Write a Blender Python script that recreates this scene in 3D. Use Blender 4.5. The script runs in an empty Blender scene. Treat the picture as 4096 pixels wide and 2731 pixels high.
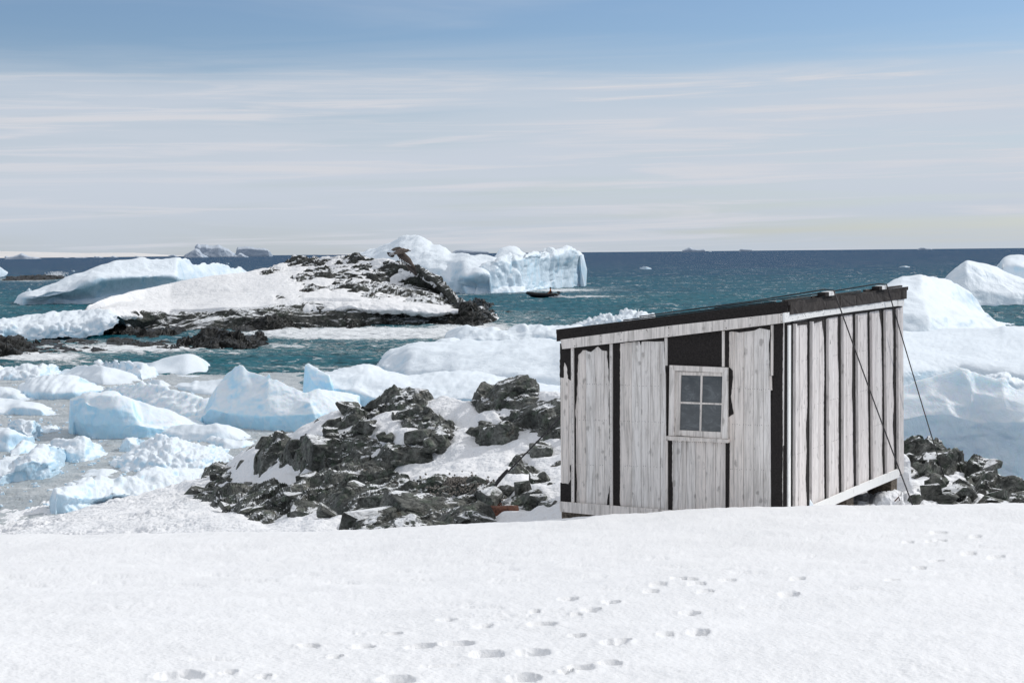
import bpy, bmesh, math, random
import numpy as np
from mathutils import Vector, Matrix
random.seed(7); rng = np.random.RandomState(7)
R = math.radians
sc = bpy.context.scene
COL = sc.collection
# ------------------------------------------------------------------ camera
FPX = 6000.0; EYE = 6.5
PITCH = math.atan(354.5 / FPX); ROLL = math.radians(0.55)
fv = Vector((0, math.cos(PITCH), -math.sin(PITCH)))
r0 = Vector((1, 0, 0)); u0 = Vector((0, math.sin(PITCH), math.cos(PITCH)))
rv = r0 * math.cos(ROLL) - u0 * math.sin(ROLL)
uv = u0 * math.cos(ROLL) + r0 * math.sin(ROLL)
cam = bpy.data.cameras.new('camera'); cam.sensor_fit = 'HORIZONTAL'; cam.sensor_width = 36
cam.lens = 36 * FPX / 4096; cam.clip_start = 0.1; cam.clip_end = 60000
camo = bpy.data.objects.new('camera', cam); COL.objects.link(camo)
camo.matrix_world = Matrix(((rv.x, uv.x, -fv.x, 0), (rv.y, uv.y, -fv.y, 0), (rv.z, uv.z, -fv.z, EYE), (0, 0, 0, 1)))
sc.camera = camo
# ------------------------------------------------------------------ light
SUN_EL = 37.0; SUN_AZ = 62.0          # azimuth clockwise from +Y
sd = Vector((math.sin(R(SUN_AZ)) * math.cos(R(SUN_EL)), math.cos(R(SUN_AZ)) * math.cos(R(SUN_EL)), math.sin(R(SUN_EL))))
sl = bpy.data.lights.new('sun', 'SUN'); sl.energy = 2.3; sl.angle = R(0.53); sl.color = (1.0, 0.975, 0.94)
so = bpy.data.objects.new('sun', sl); COL.objects.link(so); so.location = (30, 20, 60)
so.rotation_euler = sd.to_track_quat('Z', 'Y').to_euler()
sc.view_settings.view_transform = 'Standard'; sc.view_settings.look = 'None'
sc.view_settings.gamma = 1; sc.view_settings.exposure = 0.0; sc.view_settings.use_curve_mapping = False
sc.cycles.max_bounces = 8; sc.cycles.diffuse_bounces = 4; sc.cycles.glossy_bounces = 3
sc.cycles.use_denoising = True

class T:
    """tiny node-tree writer"""
    def __init__(s, tree): s.t = tree; s.t.nodes.clear()
    def n(s, typ, ins=None, out=0, **at):
        nd = s.t.nodes.new(typ)
        for k, v in at.items(): setattr(nd, k, v)
        for k, v in (ins or {}).items():
            sock = nd.inputs[k]
            if isinstance(v, bpy.types.NodeSocket): s.t.links.new(v, sock)
            elif v is not None: sock.default_value = v
        return nd.outputs[out] if out is not None else nd
    def m(s, op, a, b=0.0, c=0.0, clamp=False):
        return s.n('ShaderNodeMath', {0: a, 1: b, 2: c}, operation=op, use_clamp=clamp)
    def mix(s, f, a, b, blend='MIX'):
        def col(v): return v if isinstance(v, bpy.types.NodeSocket) else (tuple(v) + (1,) if len(v) == 3 else v)
        return s.n('ShaderNodeMix', {0: f, 6: col(a), 7: col(b)}, out=2, data_type='RGBA', blend_type=blend)
    def ss(s, v, lo, hi, a=0.0, b=1.0):
        return s.n('ShaderNodeMapRange', {0: v, 1: lo, 2: hi, 3: a, 4: b}, interpolation_type='SMOOTHSTEP')
    def lin(s, v, lo, hi, a=0.0, b=1.0):
        return s.n('ShaderNodeMapRange', {0: v, 1: lo, 2: hi, 3: a, 4: b})
    def noise(s, vec, scale, detail=4, rough=.5, dist=0.0, out=0):
        return s.n('ShaderNodeTexNoise', {'Vector': vec, 'Scale': scale, 'Detail': detail, 'Roughness': rough, 'Distortion': dist}, out=out)
    def vor(s, vec, scale, feat='F1', out=0, rnd=1.0):
        return s.n('ShaderNodeTexVoronoi', {'Vector': vec, 'Scale': scale, 'Randomness': rnd}, out=out, feature=feat)
    def scale(s, vec, sx, sy, sz):
        return s.n('ShaderNodeVectorMath', {0: vec, 1: (sx, sy, sz)}, operation='MULTIPLY')
    def add(s, a, b): return s.n('ShaderNodeVectorMath', {0: a, 1: b}, operation='ADD')
    def bump(s, h, strength, dist, nrm=None):
        return s.n('ShaderNodeBump', {'Height': h, 'Strength': strength, 'Distance': dist, 'Normal': nrm})
def mat(name):
    m = bpy.data.materials.new(name); m.use_nodes = True; t = T(m.node_tree)
    o = m.node_tree.nodes.new('ShaderNodeOutputMaterial'); t.out = o
    return m, t
def finish(t, **ins):
    ins = {k.replace('_', ' '): v for k, v in ins.items()}
    for k, v in ins.items():
        if isinstance(v, tuple) and len(v) == 3 and k in ('Base Color',): ins[k] = v + (1,)
    b = t.n('ShaderNodeBsdfPrincipled', ins)
    t.t.links.new(b, t.out.inputs[0]); return b
# ------------------------------------------------------------------ world: clear polar sky under a veil of cirrus
w = bpy.data.worlds.new('World'); sc.world = w; w.use_nodes = True
t = T(w.node_tree); wo = w.node_tree.nodes.new('ShaderNodeOutputWorld')
sky = t.n('ShaderNodeTexSky', sky_type='NISHITA', sun_disc=False, sun_elevation=R(SUN_EL), sun_rotation=R(SUN_AZ),
          altitude=0, air_density=1.0, dust_density=0.35, ozone_density=2.0)
SKY = 0.082
skyc = t.n('ShaderNodeVectorMath', {0: t.n('ShaderNodeVectorMath', {0: sky, 1: (.93, 1.01, 1.15)}, operation='MULTIPLY'), 3: SKY}, operation='SCALE')
dirn = t.n('ShaderNodeTexCoord', out=0)
sx = t.n('ShaderNodeSeparateXYZ', {0: dirn}, out=None)
el = t.m('ARCSINE', sx.outputs[2])                   # radians
az = t.m('ARCTAN2', sx.outputs[0], sx.outputs[1])
tilt = t.m('MULTIPLY_ADD', az, -0.012, el)
def streak(a, b, off, detail, rough, dist):
    v = t.n('ShaderNodeCombineXYZ', {0: t.m('MULTIPLY', az, a), 1: t.m('MULTIPLY', tilt, b), 2: off})
    return t.noise(v, 1.0, detail, rough, dist)
n1 = streak(2.2, 26.0, 3.1, 5, .55, .5)
n2 = streak(5.0, 120.0, 9.4, 6, .6, .6)
n3 = streak(3.0, 60.0, 15.0, 4, .5, .3)
edge = t.m('MULTIPLY_ADD', n1, 0.05, -0.025)         # wavering upper edge of the veil
elw = t.m('ADD', el, edge)
veil = t.ss(elw, 0.142, 0.098)                       # 1 below about 6.4 degrees
high = t.ss(elw, 0.10, 0.30, 1.0, 0.25)
body = t.ss(n1, 0.25, 0.62, 0.66, 0.98)
thin = t.ss(n3, 0.48, 0.72, 0.0, 0.36)
up = t.m('MULTIPLY', t.ss(n1, 0.2, 0.7, .7, 1.0), t.ss(el, .19, .38, 0.0, .95))       # unseen denser cloud higher up, added to lift the fill in shade
up = t.m('MAXIMUM', up, t.m('MULTIPLY', t.ss(n1, 0.5, 0.8), 0.3))
cov = t.m('MULTIPLY', veil, t.m('SUBTRACT', body, thin), clamp=True)
cov = t.m('MAXIMUM', cov, up)
cov = t.m('ADD', cov, t.m('MULTIPLY', t.ss(n2, .46, .70, 0, .30), veil), clamp=True)
warm = t.ss(n2, 0.45, 0.70)
low = t.ss(el, 0.0, 0.05)
ccol = t.mix(low, (0.53, 0.59, 0.67), (0.58, 0.635, 0.72))
ccol = t.mix(t.m('MULTIPLY', warm, .65), ccol, (0.70, 0.695, 0.725))
ccol = t.mix(t.ss(el, .17, .36), ccol, (.715, .725, .745))  # added upper cloud gets its own brighter, more neutral colour to fill shaded sides
fin = t.mix(cov, skyc, ccol)
bg = t.n('ShaderNodeBackground', {0: fin, 1: 1.0})
w.node_tree.links.new(bg, wo.inputs[0])

# ------------------------------------------------------------------ geometry helpers
def hz(x): return 1011 - (x - 2048) * math.tan(ROLL)
def rays(x, y):
    x = (np.asarray(x, float) - 2048) / FPX; y = (1365.5 - np.asarray(y, float)) / FPX
    d = np.stack([fv[i] + x * rv[i] + y * uv[i] for i in range(3)], -1)
    return d / d[..., 1:2]
def unp(x, y, D):
    d = rays(x, y); D = np.asarray(D, float)[..., None]
    return d * D + np.array([0, 0, EYE])
def seaD(x, y, z=0.0):
    d = rays(x, y); return (z - EYE) / d[..., 2]
def proj(P):
    Q = P - np.array([0, 0, EYE]); f = Q @ np.array(fv); a = Q @ np.array(rv); b = Q @ np.array(uv)
    return 2048 + FPX * a / f, 1365.5 - FPX * b / f
def ZF(x0, y0, s): return lambda *p: [(x0 + p[i] / s, y0 + p[i + 1] / s) for i in range(0, len(p), 2)]
Z1 = ZF(0, 900, 2.138); Z2 = ZF(1000, 880, 2.138); Z3 = ZF(1400, 920, 2.352); Z4 = ZF(0, 1350, 1.96)
Z5 = ZF(700, 1500, 1.5077); Z6 = ZF(2200, 1100, 1.568); Z7 = ZF(3000, 1100, 1.5686); Z8 = ZF(3396, 950, 1.3629)
ZC = ZF(1050, 1250, 1.8816); ZV = ZF(0, 0, 0.57422); ZW = ZF(2600, 1400, 3.92); ZB = ZF(1500, 920, 7.128)
ZH = ZF(0, 950, 2.138); ZI = ZF(2600, 950, 1.5722); ZN = ZF(3100, 1120, 4.3556); ZZ = ZF(2050, 1120, 7.84)
def _h(ix, iy, iz, k):
    h = (ix.astype(np.uint32) * np.uint32(374761393) + iy.astype(np.uint32) * np.uint32(668265263)
         + iz.astype(np.uint32) * np.uint32(2147483647) + np.uint32((k * 1274126177) & 0xffffffff))
    h = (h ^ (h >> np.uint32(13))) * np.uint32(1274126177)
    h = (h ^ (h >> np.uint32(15))) * np.uint32(2246822519)
    return ((h ^ (h >> np.uint32(16))) & np.uint32(0xffffff)).astype(np.float64) / 16777215.0
def perlin(P, k=0):
    I = np.floor(P).astype(np.int64); F = P - I; U = F * F * F * (F * (F * 6 - 15) + 10)
    r = 0
    for dx in (0, 1):
        for dy in (0, 1):
            for dz in (0, 1):
                a, b, c = I[..., 0] + dx, I[..., 1] + dy, I[..., 2] + dz
                th = _h(a, b, c, k) * 6.2832; z = _h(a, b, c, k + 77) * 2 - 1; q = np.sqrt(1 - z * z)
                g = (F[..., 0] - dx) * q * np.cos(th) + (F[..., 1] - dy) * q * np.sin(th) + (F[..., 2] - dz) * z
                wt = (U[..., 0] if dx else 1 - U[..., 0]) * (U[..., 1] if dy else 1 - U[..., 1]) * (U[..., 2] if dz else 1 - U[..., 2])
                r = r + wt * g
    return r * 1.5
def fbm(P, k=0, o=4, g=.5):
    s = 0; a = 1.0
    for i in range(o): s = s + a * perlin(P * 2.03 ** i + i * 17.3, k + i); a *= g
    return s
def ridge(P, k=0, o=4, g=.5):
    s = 0; a = 1.0
    for i in range(o): s = s + a * (1 - 2 * np.abs(perlin(P * 2.03 ** i + i * 17.3, k + i))); a *= g
    return s * .5
def billow(P, k=0, o=3, g=.5):
    s = 0; a = 1.0
    for i in range(o): s = s + a * (2 * np.abs(perlin(P * 2.03 ** i + i * 11.7, k + i)) - .5); a *= g
    return s
def worley(P, k=0):
    """F1, F2 distance, tilt-plane height of the nearest cell"""
    I = np.floor(P).astype(np.int64); f1 = np.full(P.shape[:-1], 9.0); f2 = f1.copy(); v = np.zeros_like(f1)
    for dx in (-1, 0, 1):
        for dy in (-1, 0, 1):
            for dz in (-1, 0, 1):
                a, b, c = I[..., 0] + dx, I[..., 1] + dy, I[..., 2] + dz
                ex = a + _h(a, b, c, k) - P[..., 0]; ey = b + _h(a, b, c, k + 1) - P[..., 1]; ez = c + _h(a, b, c, k + 2) - P[..., 2]
                d = np.sqrt(ex * ex + ey * ey + ez * ez); nn = d < f1
                f2 = np.where(nn, f1, np.minimum(f2, d))
                pl = (_h(a, b, c, k + 3) - .5) * .9 - (ex * (_h(a, b, c, k + 4) - .5) + ey * (_h(a, b, c, k + 5) - .5) + ez * (_h(a, b, c, k + 6) - .5)) * 1.3
                v = np.where(nn, pl, v); f1 = np.where(nn, d, f1)
    return f1, f2, v
def facet(P, k=0, o=3, g=.5):
    s = 0; a = 1.0
    for i in range(o):
        Q = P * 2.1 ** i + i * 9.1; Q = Q + .25 * np.stack([perlin(Q * 1.3 + 3, k + 50), perlin(Q * 1.3 + 9, k + 51), perlin(Q * 1.3 + 17, k + 52)], -1)
        f1, f2, v = worley(Q, k + 10 * i); s = s + a * (v - .35 * np.clip(1 - (f2 - f1) / .12, 0, 1)); a *= g
    return s
def blocks1(P, k=0):
    """continuous field of tilted, steep sided angular blocks"""
    I = np.floor(P).astype(np.int64); h = np.zeros(P.shape[:-1])
    for dx in (-1, 0, 1):
        for dy in (-1, 0, 1):
            for dz in (-1, 0, 1):
                a, b, c = I[..., 0] + dx, I[..., 1] + dy, I[..., 2] + dz; H = lambda j: _h(a, b, c, k + j)
                ex = P[..., 0] - a - H(0); ey = P[..., 1] - b - H(1); ez = P[..., 2] - c - H(2)
                th = H(3) * 3.1416; q = H(4) * .9 - .45; cs, sn = np.cos(th), np.sin(th)
                u = ex * cs + ey * sn; v = -ex * sn + ey * cs; w_ = ez + q * u; u = u - q * ez
                q = np.maximum(np.maximum(np.abs(u) * (.9 + .9 * H(5)), np.abs(v) * (.8 + .7 * H(6))), np.abs(w_) * (.9 + .7 * H(7)))
                top = .25 + .6 * H(8) + (H(9) - .5) * 1.5 * u + (H(10) - .5) * 1.5 * v
                h = np.maximum(h, np.minimum(top, (.80 + .3 * H(11) - q) * 2.6))
    return h
def blocks(P, k=0, o=3, g=.36):
    s = 0; a = 1.0
    for i in range(o):
        Q = P * 2.3 ** i + i * 9.1; Q = Q + .18 * np.stack([perlin(Q * 1.1 + 3, k + 50), perlin(Q * 1.1 + 9, k + 51), perlin(Q * 1.1 + 17, k + 52)], -1)
        s = s + a * (blocks1(Q, k + 20 * i) - .66); a *= g
    return s
KINDN = {'blocks': blocks, 'fbm': fbm, 'ridge': ridge, 'billow': billow, 'facet': facet}
def tag(o, label=None, cat=None, group=None, kind=None):
    if label: o['label'] = label
    if cat: o['category'] = cat
    if group: o['group'] = group
    if kind: o['kind'] = kind
    return o
def link(o, parent=None):
    COL.objects.link(o)
    if parent is not None: o.parent = parent
    return o
def empty(name, loc=(0, 0, 0)):
    o = bpy.data.objects.new(name, None); o.location = loc; o.empty_display_size = .2; return link(o)
def child(o, parent):
    """parent keeping world place (parents are never rotated)"""
    o.parent = parent; o.matrix_parent_inverse = Matrix.Translation(-parent.location); return o
def gridmesh(name, P, m, parent=None, attrs=None, smooth=True, flip=False):
    r, c = P.shape[:2]; n = r * c
    idx = np.arange(n).reshape(r, c)
    q = np.stack([idx[:-1, :-1], idx[:-1, 1:], idx[1:, 1:], idx[1:, :-1]], -1).reshape(-1, 4)
    if flip: q = q[:, ::-1]
    me = bpy.data.meshes.new(name)
    me.vertices.add(n); me.vertices.foreach_set('co', P.reshape(-1).astype(np.float32))
    me.loops.add(q.size); me.loops.foreach_set('vertex_index', q.reshape(-1).astype(np.int32))
    me.polygons.add(len(q)); me.polygons.foreach_set('loop_start', np.arange(0, q.size, 4, dtype=np.int32))
    me.polygons.foreach_set('use_smooth', np.full(len(q), smooth))
    me.update(calc_edges=True)
    for k, v in (attrs or {}).items():
        a = me.attributes.new(k, 'FLOAT', 'POINT'); a.data.foreach_set('value', v.reshape(-1).astype(np.float32))
    me.materials.append(m)
    o = bpy.data.objects.new(name, me); link(o)
    if parent is not None: child(o, parent)
    return o
def blur(A, axis, it):
    for _ in range(it):
        B = A.copy(); s = [slice(None)] * A.ndim
        def sl_(a, b): q = list(s); q[axis] = slice(a, b); return tuple(q)
        B[sl_(1, -1)] = (A[sl_(0, -2)] + 2 * A[sl_(1, -1)] + A[sl_(2, None)]) * .25; A = B
    return A
def normals(P):
    du = np.gradient(P, axis=1); dv = np.gradient(P, axis=0); n = np.cross(du, dv)
    return n / (np.linalg.norm(n, axis=-1, keepdims=True) + 1e-9)
def disp(P, noise, seed=0, fade=None):
    for i, nz in enumerate(noise):
        kind, amp, scl = nz[:3]; o = nz[3] if len(nz) > 3 else 3; st = nz[4] if len(nz) > 4 else (1, 1, 1)
        up = nz[5] if len(nz) > 5 else None
        N = normals(P) if up is None else np.broadcast_to(np.array(up, float), P.shape)
        h = KINDN[kind](P * np.array(st) / scl + seed * 3.7, seed + i * 31, o) * amp
        if fade is not None: h = h * fade
        P = P + N * h[..., None]
    return P
def loft(name, rows, m, parent=None, back=None, seed=0, noise=(), res=1.0, rs=3, cs=3, cap=True, under=.6, backrows=((.3, .86), (.7, .5), (1.0, -.3)), zmin=None, only=False, maxcols=700, flat=False):
    """surface through feature lines: rows = [('sea' | offset | 'abs', [(x,y[,D])...]), ...] in photo pixels, first row nearest"""
    xs0 = min(p[0] for r_ in rows for p in r_[1]); xs1 = max(p[0] for r_ in rows for p in r_[1])
    nc = int(min(maxcols, max(14, (xs1 - xs0) / 4 * .8 * res)))
    tt = np.linspace(0, 1, nc); L = []; D0 = None; ys = []
    for spec, pts in rows:
        x = np.array([p[0] for p in pts], float); y = np.array([p[1] for p in pts], float)
        tx = (x - x[0]) / (x[-1] - x[0])
        X = np.interp(tt, tx, x); Y = np.interp(tt, tx, y)
        Y = blur(Y, 0, cs)
        if spec == 'abs': D = blur(np.interp(tt, tx, np.array([p[2] for p in pts], float)), 0, cs)
        elif spec == 'sea': D = seaD(X, Y)
        else: D = D0 + (spec if np.isscalar(spec) else np.interp(tt, [s_[0] for s_ in spec], [s_[1] for s_ in spec]))
        if D0 is None: D0 = D
        L.append(unp(X, Y, D)); ys.append(Y)
    front = []
    for i in range(len(L) - 1):
        h = np.abs(ys[i + 1] - ys[i]).max(); k = int(min(200, max(3, h / 4 * .8 * res)))
        for j in range(k): front.append(L[i] + (L[i + 1] - L[i]) * (j / k))
    front.append(L[-1]); P = np.array(front)
    if under: u = P[0].copy(); u[:, 2] -= under; P = np.concatenate([u[None], P])
    if back is None: back = max(.6, 1.2 * float(L[-1][:, 2].max()))
    last = P[-1]; add = []; pz = 1.0; pd = 0.0
    for f, zf in backrows:
        for j in range(1, 5):
            a = j / 4; q = last.copy(); q[:, 1] += back * (pd + (f - pd) * a); q[:, 0] *= q[:, 1] / last[:, 1] * .35 + .65
            q[:, 2] = last[:, 2] * (pz + (zf - pz) * a) if zf >= 0 else last[:, 2] * pz * (1 - a) + zf * a; add.append(q)
        pd, pz = f, zf
    P = np.concatenate([P, np.array(add)])
    P = blur(P, 0, rs)
    if cap:
        for s in (0, -1):
            e = P[:, s].copy(); o = -1 if s == 0 else 1; hh = np.clip(e[:, 2], 0, None)
            c1 = e.copy(); c1[:, 0] += o * (.04 * hh + .02); c1[:, 2] = e[:, 2] * .55
            c2 = e.copy(); c2[:, 0] += o * (.08 * hh + .03); c2[:, 2] = np.minimum(e[:, 2], 0) - .5
            P = np.concatenate([c2[:, None], c1[:, None], P], 1) if s == 0 else np.concatenate([P, c1[:, None], c2[:, None]], 1)
    P = disp(P, noise, seed)
    if only: return P
    return gridmesh(name, P, m, parent, smooth=flat is False)
def shep(px, py, ctrl, p=3.0, eps=25.0):
    num = 0; den = 0
    for x, y, v in ctrl:
        wgt = ((px - x) ** 2 + (py - y) ** 2 * 2.2 + eps * eps) ** (-p / 2); num = num + wgt * v; den = den + wgt
    return num / den
def poly_prism(name, pts_a, pts_b, m, parent=None):
    """closed prism between two matching rings of 3D points"""
    n = len(pts_a); me = bpy.data.meshes.new(name)
    vs = [tuple(p) for p in pts_a] + [tuple(p) for p in pts_b]
    fs = [tuple(range(n))[::-1], tuple(range(n, 2 * n))] + [(i, (i + 1) % n, n + (i + 1) % n, n + i) for i in range(n)]
    me.from_pydata(vs, [], fs); bm = bmesh.new(); bm.from_mesh(me); bmesh.ops.recalc_face_normals(bm, faces=bm.faces)
    bm.to_mesh(me); bm.free(); me.materials.append(m)
    o = bpy.data.objects.new(name, me); link(o)
    if parent is not None: child(o, parent)
    return o
def tube(name, pts, r, m, parent=None, seg=8, closed=False):
    """swept tube, r scalar or list"""
    pts = [Vector(p) for p in pts]; n = len(pts); rr = r if isinstance(r, (list, tuple)) else [r] * n
    vs = []; fs = []
    for i, p in enumerate(pts):
        tn = (pts[min(i + 1, n - 1)] - pts[max(i - 1, 0)]).normalized()
        a = tn.orthogonal() if abs(tn.z) > .95 else tn.cross(Vector((0, 0, 1))); a.normalize(); b = tn.cross(a)
        for j in range(seg):
            an = 2 * math.pi * j / seg; vs.append(p + (a * math.cos(an) + b * math.sin(an)) * rr[i])
    for i in range(n - 1):
        for j in range(seg): fs.append((i * seg + j, i * seg + (j + 1) % seg, (i + 1) * seg + (j + 1) % seg, (i + 1) * seg + j))
    fs.append(tuple(range(seg))[::-1]); fs.append(tuple(range((n - 1) * seg, n * seg)))
    me = bpy.data.meshes.new(name); me.from_pydata([tuple(v) for v in vs], [], fs); me.materials.append(m)
    for p in me.polygons: p.use_smooth = True
    o = bpy.data.objects.new(name, me); link(o)
    if parent is not None: child(o, parent)
    return o
# ------------------------------------------------------------------ materials
def wpos(t): return t.n('ShaderNodeNewGeometry', out=0)
def upz(t):
    n = t.n('ShaderNodeNewGeometry', out=1); return t.n('ShaderNodeSeparateXYZ', {0: n}, out=2)
def snow_mat(name, col=(.88, .89, .90), fine=30, big=3.0, b1=.02, b2=.08, grit=0.5):
    m, t = mat(name); p = wpos(t)
    a = t.noise(p, big, 5, .6); f = t.noise(p, fine, 4, .65); f2 = t.vor(p, fine * 1.4)
    hgt = t.m('ADD', t.m('MULTIPLY', a, b2), t.m('MULTIPLY', t.m('ADD', f, t.m('MULTIPLY', f2, grit)), b1))
    c = t.mix(t.ss(t.noise(p, big * .35, 4, .6), .35, .7), col, tuple(x * .955 for x in col))
    finish(t, Base_Color=c, Roughness=.62, Specular_IOR_Level=.25, Normal=t.bump(hgt, 1.0, 1.0))
    return m
def ice_mat(name, s=1.0, blue=(.50, .74, .90), white=(.80, .87, .93), bright=.5, sss=0.0, vk=.45):
    """glacier ice: weathered white where snow lies, bluer on bare steep faces and in veins; s = size of relief in metres"""
    m, t = mat(name); p = wpos(t); z = upz(t)
    n1 = t.noise(p, .9 / s, 5, .6, .6); n2 = t.noise(t.scale(p, 1, 1, .45), 2.6 / s, 6, .62, 1.2)
    vein = t.ss(t.m('ABSOLUTE', t.m('SUBTRACT', t.noise(p, .55 / s, 3, .5, .8), .5)), 0.0, .035, 1.0, 0.0)
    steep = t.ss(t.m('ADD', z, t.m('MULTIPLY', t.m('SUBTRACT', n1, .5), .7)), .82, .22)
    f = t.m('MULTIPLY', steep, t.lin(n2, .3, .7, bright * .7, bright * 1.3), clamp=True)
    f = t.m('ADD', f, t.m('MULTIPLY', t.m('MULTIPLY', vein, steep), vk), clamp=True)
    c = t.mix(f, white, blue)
    h = t.m('ADD', t.m('MULTIPLY', n2, .05 * s), t.m('MULTIPLY', t.noise(p, 11 / s, 5, .65), .016 * s))
    h = t.m('ADD', h, t.m('MULTIPLY', t.vor(p, 5.5 / s, 'SMOOTH_F1'), .014 * s))
    ins = dict(Base_Color=c, Roughness=t.lin(steep, 0, 1, .6, .32), Specular_IOR_Level=.4, Normal=t.bump(h, .8, 1.0))
    if sss: ins.update(Subsurface_Weight=sss, Subsurface_Radius=(.5, .8, 1.0), Subsurface_Scale=.35 * s)
    finish(t, **ins); return m
def rock_mat(name, s=1.0, wet=0.0, dark=1.0, snowy=0.0):
    m, t = mat(name); p = wpos(t); z = upz(t)
    n1 = t.noise(p, 1.1 / s, 6, .62, .5); n2 = t.noise(p, 7 / s, 6, .7); n3 = t.noise(t.add(p, (9, 4, 2)), 2.4 / s, 4, .6)
    c = t.mix(t.ss(n1, .35, .65), (.050 * dark, .053 * dark, .049 * dark), (.145 * dark, .148 * dark, .135 * dark))
    c = t.mix(t.m('MULTIPLY', t.ss(n3, .48, .68), .65), c, (.060 * dark, .085 * dark, .058 * dark))
    c = t.mix(t.m('MULTIPLY', t.ss(t.noise(t.add(p, (31, 14, 2)), 3.4 / s, 5, .7), .58, .74), .45), c, (.25 * dark, .26 * dark, .24 * dark))
    c = t.mix(t.m('MULTIPLY', t.ss(t.noise(t.add(p, (3, 74, 2)), 1.3 / s, 4, .6), .62, .75), .5), c, (.13 * dark, .085 * dark, .045 * dark))
    c = t.mix(t.ss(n2, .35, .7), t.mix(.55, c, (.015, .016, .015)), c)
    cr = t.m('ABSOLUTE', t.m('SUBTRACT', t.noise(t.scale(p, 1, 1, 2.2), 1.5 / s, 7, .62, .9), .5))
    ck = t.ss(cr, 0, .018)
    c = t.mix(ck, t.mix(.55, c, (.012, .012, .012)), c)
    h = t.m('ADD', t.m('MULTIPLY', n2, .05 * s), t.m('MULTIPLY', n3, .10 * s)); h = t.m('ADD', h, t.m('MULTIPLY', ck, .03 * s))
    h = t.m('ADD', h, t.m('MULTIPLY', t.vor(p, 5 / s, 'F1'), .05 * s))
    rough = t.lin(n2, .3, .7, .85 - .72 * wet, .6 - .42 * wet)
    if snowy:      # thin snow left lying on flat tops and in hollows
        lie = t.m('MULTIPLY', t.ss(z, .74, .90), t.ss(t.m('ADD', t.noise(p, 1.0 / s, 5, .65), t.m('MULTIPLY', n2, .25)), .66 - .10 * snowy, .70 - .10 * snowy))
        c = t.mix(lie, c, (.84, .86, .88))
    finish(t, Base_Color=c, Roughness=rough, Specular_IOR_Level=.25 - .05 * wet, Normal=t.bump(h, .9, 1.0)); return m
def wood_mat(name, white=(.66, .655, .65), grey=(.36, .35, .345), wear=.5, warm=(.62, .58, .55)):
    m, t = mat(name); g = wpos(t); rnd = t.n('ShaderNodeObjectInfo', out=5)
    off = t.n('ShaderNodeCombineXYZ', {0: t.m('MULTIPLY', rnd, 37.0), 1: t.m('MULTIPLY', rnd, 91.0), 2: t.m('MULTIPLY', rnd, 53.0)})
    p = t.add(g, off)
    warp = t.noise(t.scale(p, 3, 3, .8), 1.0, 2, .5)
    gr = t.noise(t.add(t.scale(p, 60, 60, 2.2), t.n('ShaderNodeCombineXYZ', {0: t.m('MULTIPLY', warp, 6.0)})), 1.0, 5, .65)
    kn = t.vor(t.scale(p, 11, 11, 5.2), 1.0); kr = t.noise(t.scale(p, 14, 14, 9), 1.0, 3, .6)
    knot = t.ss(t.m('ADD', kn, t.m('MULTIPLY', t.m('SUBTRACT', kr, .5), 1.0)), .0, .26, 1.0, 0.0)
    mid = t.noise(t.add(t.scale(p, 26, 26, 1.1), t.n('ShaderNodeCombineXYZ', {0: t.m('MULTIPLY', warp, 3.0)})), 1.0, 4, .6)
    patch = t.ss(t.noise(t.scale(p, 14, 14, 2.6), 1.0, 7, .72, .6), .50 - .06 * wear, .66)
    c = t.mix(t.m('MULTIPLY', rnd, .9), white, warm)
    c = t.mix(t.m('MULTIPLY', patch, wear * .8), c, tuple(.5 * (a + b) for a, b in zip(white, grey)))
    c = t.mix(t.m('MULTIPLY', t.ss(mid, .46, .68), .50 * wear), c, grey)
    c = t.mix(t.m('MULTIPLY', t.ss(gr, .48, .68), .50 * wear + .1), c, grey)
    c = t.mix(t.m('MULTIPLY', knot, .25 + .38 * wear), c, tuple(x * .62 for x in grey))
    h = t.m('ADD', t.m('MULTIPLY', gr, .0035), t.m('MULTIPLY', knot, .002))
    finish(t, Base_Color=c, Roughness=.75, Specular_IOR_Level=.25, Normal=t.bump(h, 1.0, 1.0)); return m
def plain(name, col, rough=.6, metal=0.0, nscale=20, var=.25, bump=.002, spec=.4, col2=None):
    m, t = mat(name); p = wpos(t); n = t.noise(p, nscale, 5, .65)
    c = t.mix(t.ss(n, .3, .7), tuple(x * (1 - var) for x in col), col2 or tuple(min(1, x * (1 + var)) for x in col))
    finish(t, Base_Color=c, Roughness=rough, Metallic=metal, Specular_IOR_Level=spec, Normal=t.bump(n, 1.0, bump)); return m
M = {}
M['snow'] = snow_mat('foreground_snow', (.87, .875, .885), fine=30, big=5, b1=.006, b2=.010)
M['snow_shore'] = snow_mat('shore_snow', (.87, .88, .90), fine=9, big=2.2, b1=.03, b2=.10)
M['snow_far'] = snow_mat('island_snow', (.86, .865, .875), fine=3, big=.8, b1=.06, b2=.25, grit=.3)
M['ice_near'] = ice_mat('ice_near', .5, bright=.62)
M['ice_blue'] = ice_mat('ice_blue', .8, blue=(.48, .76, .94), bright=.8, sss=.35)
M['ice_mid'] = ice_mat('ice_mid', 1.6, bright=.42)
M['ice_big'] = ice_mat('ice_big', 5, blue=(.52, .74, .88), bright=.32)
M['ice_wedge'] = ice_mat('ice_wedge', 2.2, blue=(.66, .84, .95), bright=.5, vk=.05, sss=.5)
M['ice_far'] = ice_mat('ice_distant', 60, blue=(.30, .37, .46), white=(.46, .52, .60), bright=1.0)  # muted grey blue: shade and haze of the far bergs put into the colour
M['coast'] = snow_mat('distant_snow', (.74, .72, .70), fine=.02, big=.004, b1=2, b2=12)
M['rock'] = rock_mat('rock_near', .5, dark=1.7, snowy=.4)
M['rock_far'] = rock_mat('rock_island', 1.6, dark=.85, snowy=1.1)
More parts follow.
